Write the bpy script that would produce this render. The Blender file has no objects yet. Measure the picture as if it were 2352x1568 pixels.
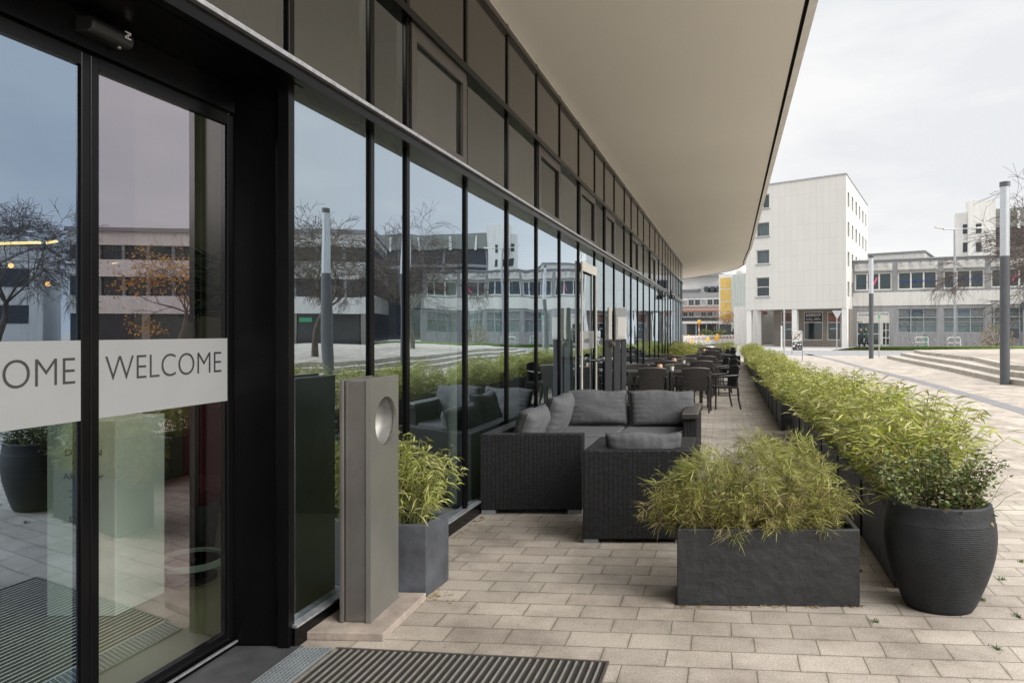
import bpy, math, random
import numpy as np
from mathutils import Vector, Matrix
sc = bpy.context.scene
COL = sc.collection
R = math.radians
# ------------------------------------------------------------------ photo geometry
F, PX, HY, H = 1568.0, 1176.0, 760.0, 1.5       # focal length, principal x, horizon, eye height
SL = 0.322                                       # direction of the glass front: X = q + SL*Y
QF = -2.1
def GY(y, z=0.0): return (H - z) * F / (y - HY)
def G(x, y, z=0.0):
    Y = GY(y, z); return ((x - PX) * Y / F, Y)
def at(x, y, Y): return ((x - PX) * Y / F, Y, H + (HY - y) * Y / F)
def XZ(x, Y): return (x - PX) * Y / F
def ZZ(y, Y): return H + (HY - y) * Y / F
def Q(q, Y, z=0.0): return (q + SL * Y, Y, z)

# ------------------------------------------------------------------ materials
MATS = {}
def newmat(name):
    m = bpy.data.materials.new(name); m.use_nodes = True
    nt = m.node_tree
    for n in list(nt.nodes): nt.nodes.remove(n)
    out = nt.nodes.new('ShaderNodeOutputMaterial')
    return m, nt, out
def N(nt, t, **kw):
    n = nt.nodes.new(t)
    for k, v in kw.items():
        if k.startswith('_'): setattr(n, k[1:], v)
        else:
            key = k.replace('__', ' ')
            n.inputs[key].default_value = v
    return n
def L(nt, a, b): nt.links.new(a, b)
def c4(c): return (c[0], c[1], c[2], 1.0)
def simple(name, col, rough=0.6, metal=0.0, var=0.12, scale=6.0, bump=0.0, bscale=60.0, spec=0.5, col2=None, stretch=None, coat=0.0):
    if name in MATS: return MATS[name]
    m, nt, out = newmat(name)
    b = N(nt, 'ShaderNodeBsdfPrincipled'); b.inputs['Roughness'].default_value = rough
    b.inputs['Metallic'].default_value = metal; b.inputs['Specular IOR Level'].default_value = spec
    b.inputs['Coat Weight'].default_value = coat
    tc = N(nt, 'ShaderNodeTexCoord'); mp = N(nt, 'ShaderNodeMapping')
    if stretch: mp.inputs['Scale'].default_value = stretch
    L(nt, tc.outputs['Object'], mp.inputs['Vector'])
    n = N(nt, 'ShaderNodeTexNoise', Scale=scale, Detail=6.0, Roughness=0.6); L(nt, mp.outputs[0], n.inputs['Vector'])
    r = N(nt, 'ShaderNodeValToRGB'); r.color_ramp.elements[0].position = 0.3; r.color_ramp.elements[1].position = 0.7
    a = tuple(max(0, c * (1 - var)) for c in col); d = col2 if col2 else tuple(min(1, c * (1 + var)) for c in col)
    r.color_ramp.elements[0].color = c4(a); r.color_ramp.elements[1].color = c4(d)
    L(nt, n.outputs['Fac'], r.inputs[0]); L(nt, r.outputs[0], b.inputs['Base Color'])
    if bump:
        n2 = N(nt, 'ShaderNodeTexNoise', Scale=bscale, Detail=5.0); L(nt, mp.outputs[0], n2.inputs['Vector'])
        bp = N(nt, 'ShaderNodeBump', Strength=bump, Distance=0.01); L(nt, n2.outputs['Fac'], bp.inputs['Height'])
        L(nt, bp.outputs[0], b.inputs['Normal'])
    L(nt, b.outputs[0], out.inputs[0]); MATS[name] = m; return m

def mat_paving():
    m, nt, out = newmat('concrete_pavers')
    b = N(nt, 'ShaderNodeBsdfPrincipled', Roughness=0.85)
    g = N(nt, 'ShaderNodeNewGeometry'); s = N(nt, 'ShaderNodeSeparateXYZ'); L(nt, g.outputs['Position'], s.inputs[0])
    wob = N(nt, 'ShaderNodeTexNoise', Scale=9.0, Detail=2.0); L(nt, g.outputs['Position'], wob.inputs['Vector'])
    wobc = N(nt, 'ShaderNodeMath', _operation='MULTIPLY_ADD'); L(nt, wob.outputs['Fac'], wobc.inputs[0]); wobc.inputs[1].default_value = 0.008; wobc.inputs[2].default_value = -0.004
    u = N(nt, 'ShaderNodeMath', _operation='MULTIPLY_ADD'); L(nt, s.outputs['Y'], u.inputs[0]); u.inputs[1].default_value = -0.309; L(nt, s.outputs['X'], u.inputs[2])
    v = N(nt, 'ShaderNodeMath', _operation='MULTIPLY_ADD'); L(nt, s.outputs['X'], v.inputs[0]); v.inputs[1].default_value = 0.08; L(nt, s.outputs['Y'], v.inputs[2])
    u2 = N(nt, 'ShaderNodeMath', _operation='ADD'); L(nt, u.outputs[0], u2.inputs[0]); L(nt, wobc.outputs[0], u2.inputs[1])
    v2 = N(nt, 'ShaderNodeMath', _operation='ADD'); L(nt, v.outputs[0], v2.inputs[0]); L(nt, wobc.outputs[0], v2.inputs[1])
    v3 = N(nt, 'ShaderNodeMath', _operation='ADD'); L(nt, v2.outputs[0], v3.inputs[0]); v3.inputs[1].default_value = 400.0
    u3 = N(nt, 'ShaderNodeMath', _operation='ADD'); L(nt, u2.outputs[0], u3.inputs[0]); u3.inputs[1].default_value = 400.0
    cb = N(nt, 'ShaderNodeCombineXYZ'); L(nt, u3.outputs[0], cb.inputs[0]); L(nt, v3.outputs[0], cb.inputs[1])
    br = N(nt, 'ShaderNodeTexBrick', Scale=1.0); br.offset = 0.36; br.offset_frequency = 2
    br.inputs['Brick Width'].default_value = 0.302; br.inputs['Row Height'].default_value = 0.164
    br.inputs['Mortar Size'].default_value = 0.0031; br.inputs['Mortar Smooth'].default_value = 0.15; br.inputs['Bias'].default_value = -0.1
    br.inputs['Color1'].default_value = (0.345, 0.308, 0.266, 1); br.inputs['Color2'].default_value = (0.262, 0.233, 0.201, 1); br.inputs['Mortar'].default_value = (0.13, 0.115, 0.085, 1)
    L(nt, cb.outputs[0], br.inputs['Vector'])
    # speckle, stains
    sp = N(nt, 'ShaderNodeTexNoise', Scale=110.0, Detail=5.0, Roughness=0.75); L(nt, g.outputs['Position'], sp.inputs['Vector'])
    spr = N(nt, 'ShaderNodeValToRGB'); spr.color_ramp.elements[0].position = .35; spr.color_ramp.elements[1].position = .68
    spr.color_ramp.elements[0].color = (.66, .65, .64, 1); spr.color_ramp.elements[1].color = (1.32, 1.31, 1.29, 1); L(nt, sp.outputs['Fac'], spr.inputs[0])
    st = N(nt, 'ShaderNodeTexNoise', Scale=1.7, Detail=9.0, Roughness=0.68); L(nt, g.outputs['Position'], st.inputs['Vector'])
    str_ = N(nt, 'ShaderNodeValToRGB'); str_.color_ramp.elements[0].position = .34; str_.color_ramp.elements[1].position = .58
    str_.color_ramp.elements[0].color = (.62, .595, .57, 1); str_.color_ramp.elements[1].color = (1.06, 1.06, 1.06, 1); L(nt, st.outputs['Fac'], str_.inputs[0])
    m1 = N(nt, 'ShaderNodeMixRGB', _blend_type='MULTIPLY', Fac=1.0); L(nt, br.outputs['Color'], m1.inputs[1]); L(nt, spr.outputs[0], m1.inputs[2])
    m2 = N(nt, 'ShaderNodeMixRGB', _blend_type='MULTIPLY', Fac=1.0); L(nt, m1.outputs[0], m2.inputs[1]); L(nt, str_.outputs[0], m2.inputs[2])
    # soft dirt around the joints, broken up by noise
    b2 = N(nt, 'ShaderNodeTexBrick', Scale=1.0); b2.offset = 0.36; b2.offset_frequency = 2
    b2.inputs['Brick Width'].default_value = 0.302; b2.inputs['Row Height'].default_value = 0.164; b2.inputs['Mortar Size'].default_value = 0.022; b2.inputs['Mortar Smooth'].default_value = 1.0
    L(nt, cb.outputs[0], b2.inputs['Vector'])
    dn = N(nt, 'ShaderNodeTexNoise', Scale=5.5, Detail=6.0, Roughness=.7); L(nt, g.outputs['Position'], dn.inputs['Vector'])
    dr = N(nt, 'ShaderNodeMapRange'); dr.inputs['From Min'].default_value = .42; dr.inputs['From Max'].default_value = .66; dr.inputs['To Max'].default_value = .55; L(nt, dn.outputs['Fac'], dr.inputs['Value'])
    dm = N(nt, 'ShaderNodeMath', _operation='MULTIPLY'); L(nt, b2.outputs['Fac'], dm.inputs[0]); L(nt, dr.outputs[0], dm.inputs[1])
    m3 = N(nt, 'ShaderNodeMixRGB', _blend_type='MULTIPLY'); L(nt, dm.outputs[0], m3.inputs[0]); L(nt, m2.outputs[0], m3.inputs[1]); m3.inputs[2].default_value = (.42, .39, .34, 1)
    sn = N(nt, 'ShaderNodeTexNoise', Scale=23.0, Detail=3.0, Roughness=.5); L(nt, g.outputs['Position'], sn.inputs['Vector'])
    sr = N(nt, 'ShaderNodeValToRGB'); sr.color_ramp.elements[0].position = .22; sr.color_ramp.elements[1].position = .33; sr.color_ramp.elements[0].color = (.55, .53, .5, 1); sr.color_ramp.elements[1].color = (1, 1, 1, 1); L(nt, sn.outputs['Fac'], sr.inputs[0])
    m4 = N(nt, 'ShaderNodeMixRGB', _blend_type='MULTIPLY', Fac=.8); L(nt, m3.outputs[0], m4.inputs[1]); L(nt, sr.outputs[0], m4.inputs[2])
    L(nt, m4.outputs[0], b.inputs['Base Color'])
    inv = N(nt, 'ShaderNodeMath', _operation='MULTIPLY_ADD'); L(nt, br.outputs['Fac'], inv.inputs[0]); inv.inputs[1].default_value = -1.0; 
    sc2 = N(nt, 'ShaderNodeMath', _operation='MULTIPLY'); L(nt, sp.outputs['Fac'], sc2.inputs[0]); sc2.inputs[1].default_value = 0.25
    L(nt, sc2.outputs[0], inv.inputs[2])
    bp = N(nt, 'ShaderNodeBump', Strength=0.6, Distance=0.006); L(nt, inv.outputs[0], bp.inputs['Height']); L(nt, bp.outputs[0], b.inputs['Normal'])
    L(nt, b.outputs[0], out.inputs[0]); return m

def mat_glass(name, refl=(0.80, 0.90, 1.0), trans=(0.50, 0.62, 0.55), base=0.40, wav=0.003, wscale=1.3, vary=0.0):
    m, nt, out = newmat(name)
    gl = N(nt, 'ShaderNodeBsdfGlossy', Roughness=0.0); gl.inputs['Color'].default_value = c4(refl)
    tr = N(nt, 'ShaderNodeBsdfTransparent'); tr.inputs['Color'].default_value = c4(trans)
    lw = N(nt, 'ShaderNodeLayerWeight', Blend=0.5)
    p = N(nt, 'ShaderNodeMath', _operation='POWER'); L(nt, lw.outputs['Facing'], p.inputs[0]); p.inputs[1].default_value = 3.0
    k = N(nt, 'ShaderNodeMath', _operation='MULTIPLY_ADD'); L(nt, p.outputs[0], k.inputs[0]); k.inputs[1].default_value = 0.5; k.inputs[2].default_value = base
    g = N(nt, 'ShaderNodeNewGeometry')
    n = N(nt, 'ShaderNodeTexNoise', Scale=wscale, Detail=1.0, Roughness=0.4); L(nt, g.outputs['Position'], n.inputs['Vector'])
    bp = N(nt, 'ShaderNodeBump', Strength=1.0, Distance=wav); L(nt, n.outputs['Fac'], bp.inputs['Height'])
    oi = N(nt, 'ShaderNodeObjectInfo'); rm = N(nt, 'ShaderNodeMath', _operation='MULTIPLY_ADD'); L(nt, oi.outputs['Random'], rm.inputs[0]); rm.inputs[1].default_value = .003; rm.inputs[2].default_value = -.0015
    cx3 = N(nt, 'ShaderNodeCombineXYZ'); L(nt, rm.outputs[0], cx3.inputs[0]); L(nt, rm.outputs[0], cx3.inputs[1])
    va = N(nt, 'ShaderNodeVectorMath', _operation='ADD'); L(nt, bp.outputs[0], va.inputs[0]); L(nt, cx3.outputs[0], va.inputs[1])
    vn = N(nt, 'ShaderNodeVectorMath', _operation='NORMALIZE'); L(nt, va.outputs[0], vn.inputs[0]); L(nt, vn.outputs[0], gl.inputs['Normal'])
    if vary:
        vr = N(nt, 'ShaderNodeMath', _operation='MULTIPLY_ADD'); L(nt, oi.outputs['Random'], vr.inputs[0]); vr.inputs[1].default_value = vary; vr.inputs[2].default_value = 1-vary/2
        k2 = N(nt, 'ShaderNodeMath', _operation='MULTIPLY'); L(nt, k.outputs[0], k2.inputs[0]); L(nt, vr.outputs[0], k2.inputs[1]); k = k2
    mx = N(nt, 'ShaderNodeMixShader'); L(nt, k.outputs[0], mx.inputs[0]); L(nt, tr.outputs[0], mx.inputs[1]); L(nt, gl.outputs[0], mx.inputs[2])
    L(nt, mx.outputs[0], out.inputs[0]); return m

def mat_leaf(name, cols, rough=0.5, trans=0.35):
    m, nt, out = newmat(name)
    g = N(nt, 'ShaderNodeNewGeometry')
    r = N(nt, 'ShaderNodeValToRGB'); cr = r.color_ramp
    while len(cr.elements) < len(cols): cr.elements.new(0.5)
    for i, c in enumerate(cols):
        cr.elements[i].position = i / (len(cols) - 1) if len(cols) > 1 else 0; cr.elements[i].color = c4(c)
    L(nt, g.outputs['Random Per Island'], r.inputs[0])
    n = N(nt, 'ShaderNodeTexNoise', Scale=4.0, Detail=3.0); L(nt, g.outputs['Position'], n.inputs['Vector'])
    rr = N(nt, 'ShaderNodeValToRGB'); rr.color_ramp.elements[0].position = .35; rr.color_ramp.elements[1].position = .65
    rr.color_ramp.elements[0].color = (.72, .72, .72, 1); rr.color_ramp.elements[1].color = (1.15, 1.15, 1.1, 1); L(nt, n.outputs['Fac'], rr.inputs[0])
    mm = N(nt, 'ShaderNodeMixRGB', _blend_type='MULTIPLY', Fac=1.0); L(nt, r.outputs[0], mm.inputs[1]); L(nt, rr.outputs[0], mm.inputs[2])
    d = N(nt, 'ShaderNodeBsdfPrincipled', Roughness=rough); d.inputs['Specular IOR Level'].default_value = 0.35
    t = N(nt, 'ShaderNodeBsdfTranslucent'); L(nt, mm.outputs[0], d.inputs['Base Color']); L(nt, mm.outputs[0], t.inputs['Color'])
    mx = N(nt, 'ShaderNodeMixShader', Fac=trans); L(nt, d.outputs[0], mx.inputs[1]); L(nt, t.outputs[0], mx.inputs[2])
    L(nt, mx.outputs[0], out.inputs[0]); return m

def mat_wicker(name, w=0.034, h=0.0125, c1=(0.022, 0.022, 0.024), c2=(0.012, 0.012, 0.013), gap=(0.001, 0.001, 0.001)):
    m, nt, out = newmat(name)
    b = N(nt, 'ShaderNodeBsdfPrincipled', Roughness=0.5); b.inputs['Specular IOR Level'].default_value = .2
    tc = N(nt, 'ShaderNodeTexCoord')
    br = N(nt, 'ShaderNodeTexBrick', Scale=1.0); br.offset = .5
    br.inputs['Brick Width'].default_value = h; br.inputs['Row Height'].default_value = w
    br.inputs['Mortar Size'].default_value = 0.0026; br.inputs['Mortar Smooth'].default_value = 1.0
    br.inputs['Color1'].default_value = c4(c1); br.inputs['Color2'].default_value = c4(c2); br.inputs['Mortar'].default_value = c4(gap)
    sw = N(nt, 'ShaderNodeSeparateXYZ'); L(nt, tc.outputs['UV'], sw.inputs[0]); cw = N(nt, 'ShaderNodeCombineXYZ'); L(nt, sw.outputs['Y'], cw.inputs[0]); L(nt, sw.outputs['X'], cw.inputs[1])
    L(nt, cw.outputs[0], br.inputs['Vector']); L(nt, br.outputs['Color'], b.inputs['Base Color'])
    s = N(nt, 'ShaderNodeMath', _operation='MULTIPLY'); L(nt, br.outputs['Fac'], s.inputs[0]); s.inputs[1].default_value = -1
    bp = N(nt, 'ShaderNodeBump', Strength=1.0, Distance=0.008); L(nt, s.outputs[0], bp.inputs['Height']); L(nt, bp.outputs[0], b.inputs['Normal'])
    L(nt, b.outputs[0], out.inputs[0]); return m

def mat_panels(name, col, line, w, h, size=0.012, off=0.0, rough=0.6, var=0.06, streak=0.25):
    m, nt, out = newmat(name)
    b = N(nt, 'ShaderNodeBsdfPrincipled', Roughness=rough)
    tc = N(nt, 'ShaderNodeTexCoord')
    br = N(nt, 'ShaderNodeTexBrick', Scale=1.0); br.offset = off
    br.inputs['Brick Width'].default_value = w; br.inputs['Row Height'].default_value = h
    br.inputs['Mortar Size'].default_value = size; br.inputs['Mortar Smooth'].default_value = 0.2
    br.inputs['Color1'].default_value = c4(tuple(c * (1 + var) for c in col)); br.inputs['Color2'].default_value = c4(tuple(c * (1 - var) for c in col)); br.inputs['Mortar'].default_value = c4(line)
    L(nt, tc.outputs['UV'], br.inputs['Vector'])
    mp = N(nt, 'ShaderNodeMapping'); mp.inputs['Scale'].default_value = (2.2, 0.25, 1); L(nt, tc.outputs['UV'], mp.inputs[0])
    n = N(nt, 'ShaderNodeTexNoise', Scale=1.5, Detail=8.0, Roughness=.65); L(nt, mp.outputs[0], n.inputs['Vector'])
    r = N(nt, 'ShaderNodeValToRGB'); r.color_ramp.elements[0].position = .3; r.color_ramp.elements[1].position = .6
    v = 1 - streak; r.color_ramp.elements[0].color = (v, v, v * .98, 1); r.color_ramp.elements[1].color = (1, 1, 1, 1); L(nt, n.outputs['Fac'], r.inputs[0])
    mm = N(nt, 'ShaderNodeMixRGB', _blend_type='MULTIPLY', Fac=1.0); L(nt, br.outputs['Color'], mm.inputs[1]); L(nt, r.outputs[0], mm.inputs[2])
    L(nt, mm.outputs[0], b.inputs['Base Color'])
    L(nt, b.outputs[0], out.inputs[0]); return m

def mat_emit(name, col, s):
    m, nt, out = newmat(name)
    e = N(nt, 'ShaderNodeEmission', Strength=s); e.inputs['Color'].default_value = c4(col); L(nt, e.outputs[0], out.inputs[0]); return m

M = {}
M['paving'] = mat_paving()
M['glass'] = mat_glass('facade_glass', refl=(.78, .90, 1.0), trans=(.55, .64, .58), base=.54)
M['glass_upper'] = mat_glass('upper_facade_glass', refl=(.74, .79, .84), trans=(.40, .46, .42), base=.27, vary=.45)
M['glass_blue'] = mat_glass('door_glass_blue', refl=(.62, .78, 1.0), trans=(.55, .68, .64), base=.46, wscale=.8)
M['glass_rose'] = mat_glass('door_glass_rose', refl=(.90, .84, .92), trans=(.90, .98, .92), base=.38, wscale=.8)
M['win_glass'] = mat_glass('window_glass', refl=(.8, .85, .88), trans=(.55, .62, .62), base=.09, wav=.004)
M['black_metal'] = simple('black_powder_coat', (.003, .003, .0035), rough=.22, var=.3, scale=3, spec=.2)
M['sill_metal'] = simple('bright_sill_metal', (.62, .63, .66), rough=.30, metal=.8, var=.25, scale=25, bump=.3, bscale=90)
M['bronze'] = simple('bronze_frame', (.085, .075, .068), rough=.35, metal=.3, var=.15)
M['spandrel'] = simple('brown_spandrel_glass', (.035, .029, .024), rough=.12, var=.12, spec=.6, coat=.45)
M['soffit'] = simple('plaster_soffit', (.97, .94, .885), rough=.85, var=.03, scale=.3, bump=.12, bscale=120, stretch=(1, 1, 1))
M['soffit_edge'] = simple('dark_gap', (.03, .03, .03), rough=.7)
M['fascia'] = simple('fascia_metal', (.55, .53, .49), rough=.5, var=.1)
M['slate'] = simple('slate_planter', (.014, .015, .017), rough=.55, var=.4, scale=7, bump=1.0, bscale=14)
M['slate_light'] = simple('slate_planter_grey', (.055, .06, .07), rough=.55, var=.4, scale=6, bump=.4, bscale=10)
M['pot'] = simple('pot_grey', (.018, .0195, .022), rough=.55, var=.35, scale=8, bump=.25, spec=.25)
M['soil'] = simple('soil', (.035, .025, .018), rough=1, var=.5, scale=30, bump=.8)
M['steel'] = simple('brushed_steel', (.27, .268, .245), rough=.42, metal=.75, var=.1, scale=3)
M['steel_dark'] = simple('weathered_steel', (.22, .205, .19), rough=.42, metal=.8, var=.25, scale=2.5)
M['bowl'] = simple('bowl_steel', (.24, .235, .225), rough=.5, metal=.5, var=.3, scale=14)
M['slab'] = simple('concrete_slab', (.28, .235, .20), rough=.8, var=.3, scale=7, bump=.3)
M['granite'] = simple('dark_granite', (.055, .055, .058), rough=.45, var=.25, scale=9)
M['galv'] = simple('galvanised', (.30, .33, .35), rough=.5, metal=.6, var=.2)
M['rubber'] = simple('ribbed_mat_rubber', (.018, .016, .015), rough=.9, var=.5, scale=60, bump=.8, bscale=300)
M['alu'] = simple('mat_aluminium', (.42, .39, .35), rough=.45, metal=.7, var=.2, scale=20)
M['wicker'] = mat_wicker('black_wicker')
M['wicker_br'] = mat_wicker('brown_black_wicker', w=.022, h=.011, c1=(.05, .044, .04), c2=(.025, .022, .02))
M['chair_frame'] = simple('chair_frame', (.03, .027, .026), rough=.35, var=.2)
M['rail'] = simple('chair_rail', (.085, .075, .07), rough=.4)
M['tabletop'] = simple('dark_table_top', (.05, .047, .045), rough=.22, var=.2)
M['fabric'] = simple('grey_cushion_fabric', (.09, .092, .097), rough=.95, var=.16, scale=70, bump=.6, bscale=14, spec=.2)
M['frost'] = simple('frosted_film', (.25, .257, .26), rough=.55, var=.04, scale=3)
M['letter'] = simple('dark_letter_film', (.035, .033, .036), rough=.18, spec=.55)
M['bamboo'] = mat_leaf('bamboo_leaf', [(.19, .24, .035), (.35, .39, .06), (.47, .48, .12), (.27, .34, .045), (.60, .58, .27), (.38, .31, .15), (.15, .20, .04)])
M['bamboo2'] = mat_leaf('bamboo_leaf_striped', [(.20, .24, .04), (.36, .40, .10), (.56, .54, .26), (.26, .30, .06)])
M['grassy'] = mat_leaf('olive_blade', [(.14, .145, .035), (.29, .31, .065), (.44, .42, .15), (.24, .32, .055), (.38, .29, .13), (.11, .10, .04)])
M['withered'] = mat_leaf('withered_blade', [(.14, .11, .05), (.30, .24, .10), (.50, .42, .22), (.22, .20, .07)])
M['dry'] = mat_leaf('dry_leaf', [(.28, .20, .10), (.36, .28, .15), (.20, .14, .07)])
M['box'] = mat_leaf('evergreen_leaf', [(.05, .08, .02), (.09, .13, .035), (.16, .20, .06), (.12, .075, .05)], rough=.35, trans=.2)
M['broad'] = mat_leaf('broad_leaf', [(.07, .11, .03), (.11, .16, .04)])
M['twig'] = simple('twig', (.10, .085, .04), rough=.8)
M['culm'] = simple('bamboo_culm', (.16, .17, .06), rough=.6)
M['bark'] = simple('bark', (.085, .065, .055), rough=.9, var=.3)
M['orange_leaf'] = mat_leaf('autumn_leaf', [(.45, .20, .05), (.50, .30, .08), (.35, .13, .04)])
M['palm'] = mat_leaf('palm_leaf', [(.02, .035, .02), (.03, .05, .025)], trans=.15)
M['white_panel'] = mat_panels('white_panel_cladding', (.55, .54, .515), (.43, .425, .41), .57, 1.42, size=.012, streak=.03, var=.02)
M['concrete'] = mat_panels('grey_concrete', (.27, .27, .28), (.22, .22, .23), 3.1, 2.2, streak=.3)
M['white_concrete'] = mat_panels('stained_white_concrete', (.60, .585, .56), (.56, .55, .53), 9.0, 9.0, streak=.18)
M['brick_wall'] = mat_panels('brown_tile_wall', (.24, .21, .18), (.18, .16, .15), .24, .08, size=.006, off=.5, streak=.15, var=.12)
M['white_paint'] = simple('white_paint', (.62, .61, .59), rough=.6, var=.06, scale=1)
M['grey_paint'] = simple('grey_paint', (.20, .21, .22), rough=.6, var=.1)
M['mid_grey'] = simple('mid_grey_band', (.22, .22, .23), rough=.7, var=.1)
M['dark_win'] = simple('dark_interior', (.03, .04, .045), rough=.3, var=.4, scale=1.2)
M['teal_win'] = simple('teal_window_interior', (.085, .12, .115), rough=.4, var=.35, scale=.8, stretch=(1, 1, 6))
M['curtain'] = simple('curtain', (.22, .23, .24), rough=.9, var=.5, scale=14, stretch=(1, 1, .05))
M['yellow'] = mat_panels('yellow_tiles', (.62, .42, .12), (.50, .36, .14), .5, .3, size=.012, off=.5, streak=.1)
M['corrug'] = simple('corrugated_sheet', (.50, .53, .51), rough=.6, var=.1, scale=3, stretch=(6, 6, .1))
M['orange'] = simple('orange_awning', (.60, .24, .13), rough=.7)
M['lamp_yellow'] = simple('yellow_lamp_lens', (.85, .45, .03), rough=.3)
M['red'] = simple('red_stripe', (.32, .10, .08), rough=.5)
M['asphalt'] = simple('asphalt', (.16, .16, .165), rough=.9, var=.12, scale=2)
M['kerb'] = simple('kerb_stone', (.42, .40, .38), rough=.85, var=.12)
M['pavement'] = simple('pavement_grey', (.25, .24, .23), rough=.9, var=.12, scale=3)
M['lawn'] = simple('lawn_grass', (.07, .12, .025), rough=1, var=.35, scale=4, bump=1, bscale=40, col2=(.14, .20, .045))
M['step'] = simple('step_stone', (.30, .27, .23), rough=.85, var=.25, scale=4, bump=.3)
M['drain'] = simple('drain_stone', (.13, .125, .13), rough=.8, var=.2)
M['post_grey'] = simple('post_paint', (.075, .08, .09), rough=.4, var=.1)
M['post_tube'] = simple('frosted_tube', (.46, .49, .52), rough=.25, var=.05)
M['sign_grey'] = simple('sign_back', (.33, .34, .36), rough=.5, metal=.3)
M['green'] = simple('green_paint', (.05, .30, .14), rough=.4)
M['blue_txt'] = simple('blue_lettering', (.03, .06, .25), rough=.6)
M['dark_txt'] = simple('dark_lettering', (.02, .02, .025), rough=.6)
M['white_txt'] = simple('white_lettering', (.8, .8, .8), rough=.6)
M['pink'] = simple('pink_mark', (.7, .1, .25), rough=.6)
M['int_floor'] = simple('interior_floor', (.24, .23, .15), rough=.35, var=.15, scale=2)
M['int_dark'] = simple('interior_dark', (.02, .02, .018), rough=.9)
M['int_wall'] = simple('interior_wall', (.12, .12, .08), rough=.9)
M['int_white'] = simple('interior_white', (.82, .86, .83), rough=.5, var=.04)
M['red_fabric'] = simple('dark_red_fabric', (.10, .012, .02), rough=.9)
M['tube_light'] = mat_emit('warm_tube_light', (1.0, .62, .22), 3.2)
M['bulb'] = mat_emit('warm_bulb', (1.0, .45, .12), 4.0)
M['wood'] = simple('light_wood', (.42, .26, .10), rough=.7, var=.2, stretch=(1, 1, 8))
M['terracotta'] = simple('rose_candle_glass', (.52, .30, .20), rough=.3, var=.1)
M['skin'] = simple('skin', (.45, .27, .2), rough=.6)
M['jacket'] = simple('dark_jacket', (.03, .04, .045), rough=.9)
M['jacket_g'] = simple('green_jacket', (.03, .07, .05), rough=.9)
M['trousers'] = simple('dark_trousers', (.02, .02, .025), rough=.9)
M['bag'] = simple('pale_bag', (.55, .53, .5), rough=.8)
M['poster'] = simple('shop_poster', (.06, .035, .03), rough=.3, var=.7, scale=1.6, col2=(.30, .12, .08))
M['graffiti'] = simple('graffiti_wall', (.55, .60, .52), rough=.8, var=.25, scale=2.2, col2=(.72, .74, .70))
M['khaki'] = simple('olive_band', (.20, .21, .19), rough=.7, var=.15)
M['glass_dark'] = simple('dark_glass_wall', (.02, .022, .03), rough=.12, var=.3, spec=.8)

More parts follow.
